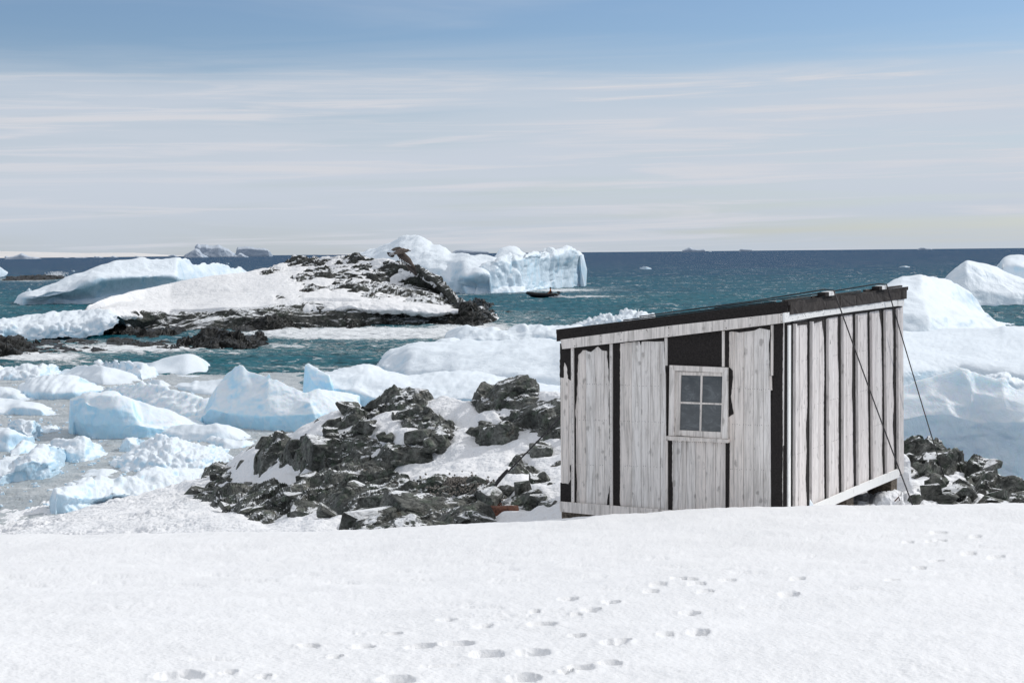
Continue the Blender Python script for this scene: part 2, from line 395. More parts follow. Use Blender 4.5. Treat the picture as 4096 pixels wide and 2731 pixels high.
M['wet'] = rock_mat('rock_wet', 1.6, wet=.55, dark=.14)
M['wood'] = wood_mat('whitewashed_planks', white=(.93, .89, .85), grey=(.36, .33, .30), wear=.82, warm=(.89, .80, .73))
M['wood2'] = wood_mat('sunlit_planks', white=(.90, .86, .835), grey=(.37, .34, .325), wear=.72, warm=(.85, .79, .765))
M['paint'] = wood_mat('painted_board', white=(.93, .93, .91), grey=(.6, .59, .57), wear=.08, warm=(.93, .92, .90))
M['felt'] = plain('tar_felt', (.027, .0235, .0225), .85, nscale=60, var=.35, bump=.004, spec=.2)
M['felt2'] = plain('weathered_tar_felt', (.050, .043, .040), .8, nscale=14, var=.35, bump=.008, spec=.2)
M['rust'] = plain('rusty_iron', (.10, .040, .025), .85, nscale=30, var=.5, bump=.01)
M['concrete'] = plain('old_concrete', (.14, .115, .09), .9, nscale=26, var=.6, bump=.02)
M['rope'] = plain('dark_wire_rope', (.045, .042, .045), .7, nscale=80, var=.4)
M['nail'] = plain('nail_heads', (.06, .05, .048), .6)
# window glass: dusty pane
m, t = mat('dusty_glass'); p = wpos(t)
d = t.noise(t.scale(p, 5, 5, 9), 1.0, 5, .7, .8); sc1 = t.noise(t.scale(p, 40, 40, 3), 1.0, 3, .6)
c = t.mix(t.ss(d, .35, .8), (.075, .085, .092), (.16, .175, .183)); c = t.mix(t.m('MULTIPLY', t.ss(sc1, .62, .8), .3), c, (.3, .31, .32))
finish(t, Base_Color=c, Roughness=t.lin(d, .3, .7, .12, .35), Specular_IOR_Level=.5); M['glass'] = m
# sea
m, t = mat('sea_water'); p = wpos(t)
sp = t.n('ShaderNodeSeparateXYZ', {0: p}, out=None)
foamA = t.n('ShaderNodeAttribute', attribute_name='foam', out=2); tealA = t.n('ShaderNodeAttribute', attribute_name='teal', out=2)
q1 = t.noise(t.scale(p, .010, .022, .02), 1.0, 5, .6, 1.0)
tl = t.m('ADD', tealA, t.m('MULTIPLY', t.m('SUBTRACT', q1, .5), .9), clamp=True)
c = t.mix(tl, (.010, .055, .135), (.004, .130, .165))
w1 = t.noise(t.scale(p, .55, 1.1, 1), 1.0, 6, .62, .6); w2 = t.noise(t.scale(p, .12, .25, 1), 1.0, 5, .6, .4); w3 = t.noise(t.scale(p, 3.0, 5.0, 1), 1.0, 4, .6, .5)
w4 = t.noise(t.scale(p, .02, .05, 1), 1.0, 5, .7)
h = t.m('ADD', t.m('MULTIPLY', w1, .38), t.m('MULTIPLY', w2, 1.1)); h = t.m('ADD', h, t.m('MULTIPLY', w3, .12)); h = t.m('ADD', h, t.m('MULTIPLY', w4, 3.0))
f1 = t.noise(t.scale(p, .35, .9, .5), 1.0, 8, .68, 1.4); f2 = t.noise(t.scale(p, 1.6, 3.6, 1), 1.0, 5, .7, .8)
fm = t.m('ADD', t.m('MULTIPLY', f1, .65), t.m('MULTIPLY', f2, .35))
web = t.m('ABSOLUTE', t.m('SUBTRACT', f1, .5))
th = t.lin(foamA, 0, 1, .80, .30)
fa = t.n('ShaderNodeMapRange', {0: fm, 1: th, 2: t.m('ADD', th, .10), 3: 0.0, 4: 1.0}, interpolation_type='SMOOTHSTEP')
lace = t.m('MULTIPLY', t.ss(web, .0, .035, 1, 0), t.m('MULTIPLY', t.ss(foamA, .12, .5), t.ss(f2, .42, .6)), clamp=True)
fa = t.m('MAXIMUM', fa, t.m('MULTIPLY', lace, .8))
cap1 = t.noise(t.scale(p, .10, .30, 1), 1.0, 2, .5, .2); cap2 = t.noise(t.scale(p, .9, 2.6, 1), 1.0, 4, .7, .5)
wc = t.m('MULTIPLY', t.ss(cap1, .53, .61), t.ss(cap2, .55, .61)); fa = t.m('MAXIMUM', fa, t.m('MULTIPLY', wc, .85))
c = t.mix(t.m('MULTIPLY', t.ss(t.m('ADD', t.m('MULTIPLY', w1, .6), t.m('MULTIPLY', w3, .4)), .56, .40), .55), c, (.008, .030, .050))
c2 = t.mix(t.m('MULTIPLY', t.ss(foamA, .2, .9), .35), c, (.10, .26, .29))
c3 = t.mix(fa, c2, (.80, .83, .85))
h = t.m('ADD', h, t.m('MULTIPLY', fa, .10))
nb = t.bump(h, .85, 1.0)
# a wind-roughened sea mirrors only part of the sky at grazing view
fres = t.m('MINIMUM', t.n('ShaderNodeFresnel', {'IOR': 1.33, 'Normal': nb}), t.m('MULTIPLY', t.lin(tealA, 0, 1, .085, .17), t.lin(fa, 0, 1, 1, .1)))
mx = t.n('ShaderNodeMixShader', {0: fres, 1: t.n('ShaderNodeBsdfDiffuse', {'Color': c3, 'Normal': nb}), 2: t.n('ShaderNodeBsdfGlossy', {'Color': (1, 1, 1, 1), 'Roughness': .16, 'Normal': nb})})
m.node_tree.links.new(mx, t.out.inputs[0]); M['sea'] = m
# slush
m, t = mat('brash_slush'); p = wpos(t)
a = t.noise(t.scale(p, .5, .9, 1), 1.0, 6, .65, .6); b = t.noise(p, 4.5, 6, .75); v = t.vor(p, 3.6, 'F1'); v2 = t.vor(p, 9.0, 'F1')
c = t.mix(t.ss(a, .35, .65), (.34, .38, .40), (.50, .53, .54)); c = t.mix(t.ss(b, .56, .72), c, (.74, .77, .79)); c = t.mix(t.ss(b, .42, .30), c, (.22, .28, .31))
c = t.mix(t.m('MULTIPLY', t.ss(v2, .16, .05), .7), c, (.82, .84, .86))
h = t.m('ADD', t.m('MULTIPLY', b, .05), t.m('MULTIPLY', v, -.04)); h = t.m('ADD', h, t.m('MULTIPLY', a, .05)); h = t.m('ADD', h, t.m('MULTIPLY', v2, -.02))
finish(t, Base_Color=c, Roughness=t.lin(b, .35, .6, .22, .6), Specular_IOR_Level=.45, Normal=t.bump(h, .8, 1.0)); M['slush'] = m
# ------------------------------------------------------------------ sea
FOAM = [  # x, y, rx, ry, strength (photo pixels, turned into places on the water)
 (1450, 1332, 620, 34, 1.25), (1900, 1320, 280, 50, 1.05), (2080, 1270, 200, 34, .62), (1250, 1345, 300, 22, .9), (900, 1330, 240, 22, .6), (700, 1315, 260, 12, .5),
 (500, 1390, 560, 34, .95), (150, 1425, 340, 30, 1.0), (250, 1450, 300, 22, .7), (850, 1405, 300, 24, .7), (1150, 1385, 300, 30, .72), (1700, 1380, 350, 34, .62), (1400, 1405, 400, 22, .6),
 (1250, 1470, 420, 10, .8), (1000, 1500, 300, 14, .5), (2250, 1160, 260, 12, .85), (2350, 1185, 160, 5, .9), (2100, 1165, 220, 10, .7), (2450, 1150, 120, 6, .5), (1850, 1178, 160, 4, .6),
 (100, 1118, 190, 12, .85), (60, 1222, 130, 3, .5), (2620, 1180, 190, 5, .35), (2200, 1400, 300, 40, .35), (2050, 1235, 150, 8, .35), (3900, 1230, 260, 5, .4), (2330, 1290, 160, 26, .6), (2560, 1300, 200, 20, .3)]
def sea_grid(D, U):
    Dg, Ug = np.meshgrid(D, U, indexing='ij'); P = np.stack([Dg * Ug, Dg, np.zeros_like(Dg)], -1); return P
def sea_attrs(P):
    px, py = proj(P); f = np.zeros(px.shape)
    for x, y, rx, ry, s in FOAM: f = np.maximum(f, s * np.exp(-(((px - x) / rx) ** 2 + ((py - y) / ry) ** 2)))
    D = P[..., 1]; teal = 1 / (1 + (D / 330) ** 3.0) * .95 + .05
    return {'foam': f, 'teal': teal}
D1 = np.geomspace(42, 640, 620); U1 = np.linspace(-.40, .40, 620)
P = sea_grid(D1, U1); Q = P * np.array([1, 1, 1.0])
wv = .24 * ridge(Q * [.10, .20, 0] + 5, 3, 2) + .20 * ridge(Q * [.30, .60, 0] + 11, 5, 2) + .13 * fbm(Q * [.9, 1.6, 0], 9, 2)
px, py = proj(P)
calm = 1 - np.clip(np.minimum((1250 - px) / 120, (py - 1490) / 20), 0, 1) * .95
fade_ = np.clip((640 - P[..., 1]) / 250, 0, 1)
P[..., 2] = wv * calm * fade_ - .12
sea = gridmesh('sea', P, M['sea'], attrs=sea_attrs(P)); tag(sea, kind='structure')
D2 = np.concatenate([[600], np.geomspace(640, 40000, 60)]); P = sea_grid(D2, np.linspace(-.55, .55, 60)); P[..., 2] = -.12; P[0, :, 2] = -.6
o = gridmesh('sea', P, M['sea'], attrs=sea_attrs(P)); tag(o, kind='structure')
P = np.array([[(x, y, -.9) for x in (-400, 400)] for y in (-60, 60)], float)
o = gridmesh('sea', P, M['sea']); tag(o, kind='structure')
# slush and brash between the pieces of ice on the left
far = ZV(-200, 833, 60, 836, 240, 840, 380, 862, 470, 862, 560, 862, 640, 852, 700, 856, 780, 862)
near = ZV(-200, 1300, 60, 1290, 240, 1280, 380, 1270, 470, 1260, 560, 1240, 640, 1200, 700, 1180, 780, 1150)
fy = np.array(far); ny = np.array(near); X = np.linspace(-350, 1350, 420); vv = np.linspace(0, 1, 300) ** .8
Yf = np.interp(X, fy[:, 0], fy[:, 1]); Yn = np.interp(X, ny[:, 0], ny[:, 1])
Yf = Yf + 9 * fbm(np.stack([X / 60, X * 0, X * 0], -1), 3, 4)
Yg = Yn[None] + (Yf - Yn)[None] * vv[:, None]; Xg = np.broadcast_to(X, Yg.shape); Dg = seaD(Xg, Yg)
P = unp(Xg, Yg, Dg); P[..., 2] = .05 + .035 * facet(P * [2.2, 2.2, 0], 5, 2) + .05 * fbm(P * [.3, .5, 0], 8, 3)
P[-1, :, 2] = -.3
o = gridmesh('brash_ice', P, M['slush']); tag(o, 'grey slush of crushed brash ice between the floating ice blocks', 'brash ice', kind='stuff')

# ------------------------------------------------------------------ far snowy coast
P = loft('snowy_coast', [('abs', [(-900, 1050, 26000), (700, 1031, 26000), (1700, 1019, 26000)]),
     ('abs', [(x, y, 28000) for x, y in [(-900, 1002)] + ZH(0, 118, 300, 123, 700, 133, 1000, 131, 1150, 131, 1300, 143, 1560, 160, 2000, 168) + [(1200, 1022), (1440, 1014), (1700, 1017)]])],
     M['ice_far'], back=4000, cs=2, rs=0, cap=False, only=True)
o = gridmesh('snowy_coast', P, M['coast']); tag(o, kind='structure')

# ------------------------------------------------------------------ island in the middle distance
isl_front = [(180, 1348), (440, 1326), (560, 1320), (800, 1322), (1000, 1318), (1160, 1311), (1390, 1308), (1560, 1302), (1700, 1300), (1890, 1298), (1985, 1290)]
cliff = [(339, 1300), (435, 1246)] + Z1(1200, 745, 1700, 750, 2200, 735) + [(1120, 1228), (1234, 1208), (1468, 1216), (1608, 1221), (1716, 1228), (1818, 1240), (1985, 1288)]
crest = [(339, 1262), (352, 1225)] + Z1(850, 655, 1300, 535, 1750, 455, 2110, 402) + [(1047, 1074), (1117, 1055), (1187, 1039), (1304, 1026), (1435, 1023), (1585, 1040), (1678, 1070), (1739, 1102), (1772, 1145), (1795, 1175), (1828, 1210), (1985, 1288)]
mid = [(x, (a + b) / 2 + 4) for x, a, b in [(x, float(np.interp(x, *zip(*cliff))), float(np.interp(x, *zip(*crest)))) for x in np.linspace(339, 1985, 24)]]
ledge = [(300, 1318), (435, 1290)] + Z1(1200, 800, 1700, 800, 2200, 790) + [(1120, 1262), (1234, 1245), (1468, 1250), (1608, 1258), (1716, 1262), (1818, 1266), (1985, 1289)]
def res_rows(rows): return rows
base = loft('x', [('sea', isl_front), (1.2, ledge), (2.5, cliff), (13, mid), ([(0, 12), (.5, 26), (1, 3)], crest)], None, back=16, res=1.5, cs=4, rs=4, cap=False, only=True, under=.8, maxcols=760)
px, py = proj(base)
CT = [(400, 1230, -2), (600, 1180, -2), (800, 1140, -2), (950, 1120, -2), (1000, 1170, -2), (900, 1210, -2), (1100, 1140, -1.3), (1150, 1170, -1.6), (1050, 1200, -2), (1250, 1195, -1.5), (1400, 1205, -1.4), (1550, 1212, -1.2),
      (1080, 1085, .3), (1180, 1060, .45), (1300, 1040, .5), (1240, 1085, .15), (1200, 1120, .35), (1090, 1110, -.6), (1350, 1100, .2), (1400, 1060, .35), (1450, 1035, .8), (1420, 1090, -.1), (1330, 1150, .25), (1250, 1160, .1), (1440, 1150, .3),
      (1520, 1110, .9), (1600, 1080, 1.0), (1650, 1130, 1.1), (1700, 1160, 1.1), (1550, 1160, .8), (1640, 1190, .9), (1720, 1210, .9), (1510, 1050, .1), (1560, 1185, .3), (1120, 1197, .1), (1180, 1135, -.2), (1200, 1185, -.3), (1330, 1190, -.4)]
off = shep(px, py, CT, eps=14)
dep = base[..., 1] - base[1:2, :, 1]
front = np.clip((3.4 - dep) / .5, 0, 1)
off = off + (.9 * fbm(base * [.30, .55, .8], 91, 3) + .9 * fbm(base * [.9, 1.6, 1.5], 95, 3)) * np.clip(off + 1.0, 0, 1)
off = np.where(dep < 3.2, np.maximum(off, .15), off)
BN = normals(base); BN[..., 2] += .35
rk = base + BN * (np.clip(off, -1.2, 1.1) * .26 - .0)[..., None]
rk = disp(rk, [('fbm', .25, 6, 2), ('blocks', .60, 2.4, 3, (.6, 1, 1.5), (.1, -.35, .9))], 11, fade=np.clip(off * .5 + .75, .15, 1.1))
isl = empty('rocky_island', (-12, 150, 0)); tag(isl, kind='structure')
gridmesh('rock_ground', rk, M['rock_far'], isl, smooth=False)
sn = base + BN * (.04 - .16 * np.clip(off, -.5, 1.2) - .5 * np.clip((off - .75) / .3, 0, 1))[..., None] - np.array([0, 0, 1.0]) * (4.0 * front)[..., None]
sn = disp(sn, [('fbm', .16, 6, 3), ('fbm', .04, .8, 3)], 8)
gridmesh('snow_cover', sn, M['snow_far'], isl)
sb = [(339, 1290)] + Z1(930, 830, 1060, 800, 1240, 812, 1350, 822, 1530, 832, 1700, 822, 1850, 827, 2100, 827) + Z2(0, 872, 120, 868, 180, 812, 300, 832, 470, 842, 560, 832, 700, 802, 860, 756, 950, 792, 1040, 802, 1300, 802, 1480, 822, 1600, 827, 1700, 802, 1780, 785)
sct = [(339, 1262), (435, 1243)] + Z1(1200, 737, 1450, 745, 1700, 738, 2200, 720) + [(1100, 1222), (1234, 1206), (1400, 1212), (1468, 1214), (1560, 1216), (1625, 1222), (1716, 1228), (1790, 1236), (1833, 1244)]
sdf = [(x, y - 9) for x, y in sct]
sn = loft('x', [('abs', [(x, y, 122 + 14 * min(1, max(0, (x - 339) / 300))) for x, y in sb]), (-.5, [(x, y * .6 + float(np.interp(x, *zip(*sct))) * .4) for x, y in sb]), (.7, sct), (4.2, [(x, y - 7) for x, y in sdf])], None, back=2.5, res=1.4, cs=1, rs=2, cap=False, only=True, under=.0, backrows=((.3, .9), (.7, .6), (1.0, .2)))
nfr = np.clip(np.arange(sn.shape[0]) / max(1, sn.shape[0] - 14), 0, 1)[:, None] * np.ones(sn.shape[:2])
sn = disp(sn, [('billow', .26, 2.0, 3), ('ridge', .10, .8, 3)], 4, fade=np.clip(1.25 - nfr, .15, 1))
gridmesh('snow_edge', sn, M['snow_far'], isl)
# ice foot at the left end of the island
sh = loft('ice_foot', [('abs', [(x, y, 118) for x, y in [(-300, 1345)] + Z1(0, 965, 100, 980, 250, 992, 350, 967, 500, 957, 700, 962, 880, 932, 960, 875, 980, 832, 1000, 800)]),
     (.2, [(-300, 1325)] + Z1(0, 910, 100, 920, 250, 930, 350, 915, 500, 900, 700, 900, 880, 880, 960, 840, 985, 812, 1003, 793)),
     (1.0, [(-300, 1305)] + Z1(0, 858, 250, 862, 450, 850, 700, 832, 900, 805, 1003, 788)),
     ([(0, 9), (.8, 9), (1, 3)], [(-300, 1285)] + Z1(0, 805, 200, 780, 400, 750, 600, 727, 850, 717, 920, 728, 1003, 780))], None, back=6, cs=1, rs=1, cap=False, only=True, under=0, res=1.3)
fr = np.clip(np.arange(sh.shape[0]) / 34.0, 0, 1)[:, None]
sh = disp(sh, [('billow', .42, 1.9, 3), ('ridge', .16, .7, 3)], 14, fade=np.clip(1.2 - fr, .2, 1) * np.ones(sh.shape[:2]))
gridmesh('ice_foot', sh, M['ice_mid'], isl)
tag(loft('ice_chunk', [('sea', Z2(1600, 800, 1700, 790, 1790, 790)), (.4, Z2(1640, 700, 1700, 672, 1800, 690))], M['ice_mid'], back=1.2, noise=[('billow', .35, .9, 2)]), 'white ice lumps stranded between the island and its rock point', 'ice chunk')
# wet black rocks
WN = [('blocks', .85, 1.6, 3, (.8, 1, 1.2)), ('facet', .10, .5, 2)]
def wet(name, front, top, off=1.6, back=3, seed=1, label=None, nz=WN, z='sea', amp=1.0, **k):
    o = loft(name, [(z, front), (off * .45, [(x, (y + float(np.interp(x, [q[0] for q in front], [q[1] for q in front]))) / 2) for x, y in top]), (off, top)], M['wet'],
             flat=True, back=back, seed=seed, noise=[(a[0], a[1] * amp) + tuple(a[2:]) for a in nz], cs=1, rs=1, res=1.35, **k)
    if label: tag(o, label, 'rock')
    return o
A = wet('shore_rock', Z1(-140, 1150, 0, 1128, 160, 1120, 300, 1112, 340, 1082), Z1(-140, 980, 0, 968, 60, 972, 150, 985, 250, 1030, 330, 1066), 6, 6, 3, 'wet black rock under the ice foot at the left edge of the photo')
wet('shore_rock', Z1(300, 1108, 420, 1106, 600, 1098, 800, 1092, 905, 1085, 930, 1060), Z1(290, 1010, 450, 1008, 600, 1006, 720, 1012, 850, 1040, 930, 1045), 9, 8, 5, 'low flat wet rock ledge below the ice foot', amp=.6)
wet('shore_rock', Z1(1410, 1070, 1600, 1062, 1800, 1066, 2000, 1080, 2150, 1072, 2300, 1022), Z1(1420, 1055, 1560, 990, 1700, 930, 1830, 905, 2000, 928, 2130, 940, 2250, 990, 2305, 1018), 5, 6, 7, 'glistening humped black rock alone in the surf before the island')
wet('shore_rock', Z1(1110, 972, 1300, 972, 1400, 962, 1540, 945), Z1(1110, 930, 1250, 895, 1400, 900, 1450, 878, 1530, 890, 1545, 930), 3, 5, 9, 'jumbled wet boulders between the ice foot and the island snow', amp=.8)
wet('shore_rock', Z1(910, 1050, 1050, 1045, 1200, 1060, 1420, 1062), Z1(910, 1000, 1060, 985, 1160, 990, 1250, 1000, 1430, 1020), 4, 4, 12, 'small dark rock ledge left of the humped black rock', amp=.6)
wet('shore_rock', Z1(1980, 918, 2100, 925, 2250, 918, 2352, 905), Z1(1980, 890, 2100, 875, 2200, 878, 2352, 850), 3, 5, 15, 'thin dark rock ledge behind the humped black rock', amp=.6)
wet('shore_rock', Z1(950, 945, 1100, 940, 1180, 930), Z1(950, 890, 1040, 850, 1120, 890, 1180, 905), 2, 4, 17, 'blocky dark rock at the end of the ice foot')
wet('shore_rock', Z2(-20, 950, 150, 955, 330, 940, 480, 925, 640, 918), Z2(-20, 880, 120, 850, 190, 810, 270, 840, 340, 905, 500, 900, 640, 905), 2.2, 4, 19, 'dark wet rock under the island snow edge, left of the surf')
wet('shore_rock', Z2(560, 918, 700, 912, 830, 918, 960, 905, 1000, 900), Z2(560, 860, 640, 800, 760, 820, 860, 765, 960, 830, 1000, 880), 2.6, 4, 21, 'jagged dark rock rising into the island snow edge')
wet('shore_rock', Z2(860, 925, 1000, 915, 1150, 905, 1400, 880), Z2(860, 905, 950, 885, 1100, 870, 1180, 820, 1300, 825, 1400, 835), 2.5, 4, 23, 'wet rock step with surf running over it below the island')
wet('shore_rock', Z2(1400, 880, 1550, 898, 1750, 905, 1900, 915, 2000, 900, 2095, 875), Z2(1400, 845, 1480, 815, 1620, 800, 1740, 790, 1780, 690, 1830, 678, 1900, 705, 1990, 760, 2060, 830, 2100, 870), 5, 5, 25, 'rugged grey green rock point at the right end of the island')
wet('shore_rock', Z2(1890, 760, 2000, 790, 2060, 760), Z2(1885, 700, 1950, 674, 2010, 685, 2045, 715, 2062, 745), 3, 4, 27, 'round black boulder just off the rock point')
wet('shore_rock', Z2(2030, 740, 2060, 745, 2090, 738), Z2(2032, 705, 2060, 697, 2088, 712), 1, 1.5, 29, 'small upright black rock right of the round black boulder', amp=.3)
wet('shore_rock', Z2(2000, 795, 2060, 802, 2112, 797), Z2(2000, 765, 2060, 762, 2110, 785), 1.5, 2, 31, 'low black rock in the foam below the round boulder', amp=.4)
wet('shore_rock', Z2(2185, 795, 2220, 797, 2255, 793), Z2(2185, 782, 2210, 770, 2252, 784), 1, 1.5, 33, 'tiny black rock awash in the foam off the point', amp=.25)
o = wet('shore_rock', Z1(20, 478, 150, 478, 300, 476, 440, 470, 560, 462), Z1(20, 460, 60, 445, 180, 430, 260, 436, 400, 425, 520, 440, 560, 452), 8, 12, 35, 'distant low black reef with spray at its right end', amp=1.2)
# spray bursting over the reef
rr = random.Random(3); pts = []
for i in range(1500):
    a = rr.random() ** 1.4; x = 470 + rr.gauss(0, 38) + a * rr.uniform(-10, 60); y = 440 - a * 48 + rr.uniform(0, 26)
    q = Z1(x, y)[0]; pts.append((Vector(unp(q[0], q[1], 470 + rr.uniform(-6, 6))), rr.uniform(.05, .19) * (1 - .5 * a)))
def droplets(name, pts, m):
    vs = []; fs = []
    oc = [(1, 0, 0), (-1, 0, 0), (0, 1, 0), (0, -1, 0), (0, 0, 1), (0, 0, -1)]; of = [(0, 2, 4), (2, 1, 4), (1, 3, 4), (3, 0, 4), (2, 0, 5), (1, 2, 5), (3, 1, 5), (0, 3, 5)]
    for p, r_ in pts:
        b = len(vs); vs += [tuple(p + Vector(c) * r_) for c in oc]; fs += [tuple(b + i for i in f) for f in of]
    me = bpy.data.meshes.new(name); me.from_pydata(vs, [], fs); me.materials.append(m); o = bpy.data.objects.new(name, me); return link(o)
M['foam'] = plain('sea_foam', (.82, .84, .86), .7, nscale=3, var=.06, bump=.05)
o = droplets('sea_spray', pts, M['foam']); tag(o, 'white spray bursting over the distant black reef', 'spray', kind='stuff')
# ------------------------------------------------------------------ icebergs, far to near
def berg(rows, m, label, cat='iceberg', name='iceberg', group=None, **k):
    o = loft(name, rows, M[m], **k); tag(o, label, cat, group); return o
def ab(D, pts): return ('abs', [(x, y, D) for x, y in pts])
FN = [('ridge', 6, 60, 3), ('facet', 5, 40, 2)]
def farberg(D, base, top, label, off=90, **k):
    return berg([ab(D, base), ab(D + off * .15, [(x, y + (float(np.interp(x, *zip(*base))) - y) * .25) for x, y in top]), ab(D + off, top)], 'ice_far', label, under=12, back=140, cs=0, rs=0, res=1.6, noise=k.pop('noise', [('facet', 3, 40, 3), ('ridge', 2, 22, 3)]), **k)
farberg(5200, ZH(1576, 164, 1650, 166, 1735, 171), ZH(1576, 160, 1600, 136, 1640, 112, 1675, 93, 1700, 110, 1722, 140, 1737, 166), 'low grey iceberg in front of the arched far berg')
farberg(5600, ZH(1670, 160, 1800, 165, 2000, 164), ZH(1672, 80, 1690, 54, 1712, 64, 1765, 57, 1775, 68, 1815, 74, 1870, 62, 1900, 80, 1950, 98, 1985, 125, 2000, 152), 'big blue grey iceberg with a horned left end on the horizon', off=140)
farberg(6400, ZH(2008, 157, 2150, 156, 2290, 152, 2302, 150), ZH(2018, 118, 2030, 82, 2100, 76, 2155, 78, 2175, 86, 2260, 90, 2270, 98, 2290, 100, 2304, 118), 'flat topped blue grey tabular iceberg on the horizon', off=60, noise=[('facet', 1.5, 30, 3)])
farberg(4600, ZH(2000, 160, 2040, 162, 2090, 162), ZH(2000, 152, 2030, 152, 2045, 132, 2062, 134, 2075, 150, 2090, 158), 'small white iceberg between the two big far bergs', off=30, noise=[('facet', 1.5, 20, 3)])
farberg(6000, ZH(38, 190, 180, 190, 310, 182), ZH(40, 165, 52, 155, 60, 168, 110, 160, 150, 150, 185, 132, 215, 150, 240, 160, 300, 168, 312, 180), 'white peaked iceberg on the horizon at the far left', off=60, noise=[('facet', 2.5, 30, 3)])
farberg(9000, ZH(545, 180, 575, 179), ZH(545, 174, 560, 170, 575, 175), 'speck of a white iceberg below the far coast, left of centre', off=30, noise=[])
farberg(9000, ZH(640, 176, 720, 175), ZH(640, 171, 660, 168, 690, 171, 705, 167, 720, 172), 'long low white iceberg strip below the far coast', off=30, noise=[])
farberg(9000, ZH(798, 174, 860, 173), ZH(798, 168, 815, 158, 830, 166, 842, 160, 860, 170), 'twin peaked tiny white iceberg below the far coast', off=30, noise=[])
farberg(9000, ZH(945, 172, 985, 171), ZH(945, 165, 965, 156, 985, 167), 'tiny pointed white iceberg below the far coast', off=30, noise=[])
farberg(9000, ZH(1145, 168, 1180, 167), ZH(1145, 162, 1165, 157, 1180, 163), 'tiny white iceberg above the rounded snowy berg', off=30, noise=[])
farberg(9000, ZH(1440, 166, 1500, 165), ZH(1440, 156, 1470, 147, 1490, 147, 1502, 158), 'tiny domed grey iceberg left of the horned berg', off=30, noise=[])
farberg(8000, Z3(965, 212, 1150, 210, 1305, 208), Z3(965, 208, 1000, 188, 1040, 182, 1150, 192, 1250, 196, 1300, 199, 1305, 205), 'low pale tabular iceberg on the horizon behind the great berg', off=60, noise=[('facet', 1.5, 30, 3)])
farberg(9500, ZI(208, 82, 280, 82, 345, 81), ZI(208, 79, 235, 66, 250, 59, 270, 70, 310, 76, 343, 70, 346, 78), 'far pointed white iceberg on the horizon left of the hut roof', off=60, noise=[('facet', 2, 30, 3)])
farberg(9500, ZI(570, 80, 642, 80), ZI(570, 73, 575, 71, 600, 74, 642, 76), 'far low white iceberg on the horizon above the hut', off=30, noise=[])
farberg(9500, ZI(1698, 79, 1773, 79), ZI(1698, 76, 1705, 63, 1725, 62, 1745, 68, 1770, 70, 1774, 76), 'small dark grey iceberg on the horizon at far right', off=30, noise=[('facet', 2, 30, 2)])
# small growlers in the open sea
def bit(x, y, w, h, label, m='ice_mid', **k):
    D = float(seaD(x, y))
    return berg([('sea', [(x - w / 2, y), (x, y + 1), (x + w / 2, y)]), (.4, [(x - w / 2, y - h * .3), (x - w * .15, y - h), (x + w * .2, y - h * .6), (x + w / 2, y - h * .2)])], m, label, 'growler', 'growler', 'growlers in the open sea', back=w * D / FPX * .6, cs=1, rs=1, noise=[('facet', h * D / FPX * .25, h * D / FPX * .8, 2)], **k)
bit(2583, 1076, 46, 12, 'white growler floating far out between the great berg and the hut')
bit(2841, 1007, 12, 3, 'tiny white growler near the horizon above the hut')
bit(3619, 1068, 40, 5, 'flat white growler left of the far right iceberg')
bit(910, 1055, 12, 5, 'small growler far out right of the rounded snowy berg')
bit(293, 1085, 12, 5, 'small growler beyond the spray on the left')
# rounded white berg on the left
berg([('sea', Z1(135, 672, 200, 684, 450, 682, 740, 680, 1500, 660, 2120, 560)),
      ([(0, 0), (.12, -1.0), (.3, 1.5), (1, 2)], Z1(150, 650, 300, 640, 430, 605, 600, 640, 900, 610, 1300, 560, 1600, 530, 2120, 470)),
      ([(0, 0), (.15, -2.6), (.5, -2.0), (1, 0)], Z1(160, 630, 330, 610, 450, 585, 600, 562, 830, 458, 1220, 432, 1450, 430, 1590, 470, 1900, 440, 2122, 420)),
      ([(0, 1), (.3, 3), (1, 3)], Z1(180, 610, 380, 570, 520, 530, 680, 480, 850, 425, 1220, 400, 1450, 392, 1650, 385, 1900, 400, 2122, 405)),
      ([(0, 1.5), (.3, 8), (1, 8)], Z1(210, 592, 400, 525, 520, 478, 640, 420, 735, 384, 880, 340, 985, 292, 1230, 272, 1300, 292, 1400, 278, 1500, 266, 1590, 280, 1615, 318, 1650, 328, 1840, 322, 1950, 352, 2070, 362, 2124, 396))],
     'ice_big', 'rounded white iceberg with a shaded cliff behind the island snow', back=14, cs=3, rs=4, noise=[('fbm', .45, 7, 4), ('ridge', .22, 3, 3)], seed=41)
berg([('sea', Z1(215, 590, 245, 592, 280, 588)), (.5, Z1(216, 565, 240, 540, 262, 545, 272, 570, 282, 578))], 'ice_big', 'small ice spike off the left end of the rounded white iceberg', 'growler', 'growler', noise=[('facet', .2, .8, 2)], cs=1, rs=1)
berg([('sea', [(-60, 1110)] + Z1(0, 445, 30, 435, 50, 410)), (1, [(-60, 1080)] + Z1(0, 400, 30, 390, 50, 395)), (4, [(-60, 1060)] + Z1(0, 352, 20, 370, 48, 392))], 'ice_big', 'pale iceberg cut off by the left edge of the photo', noise=[('fbm', .4, 4, 3)], seed=5)
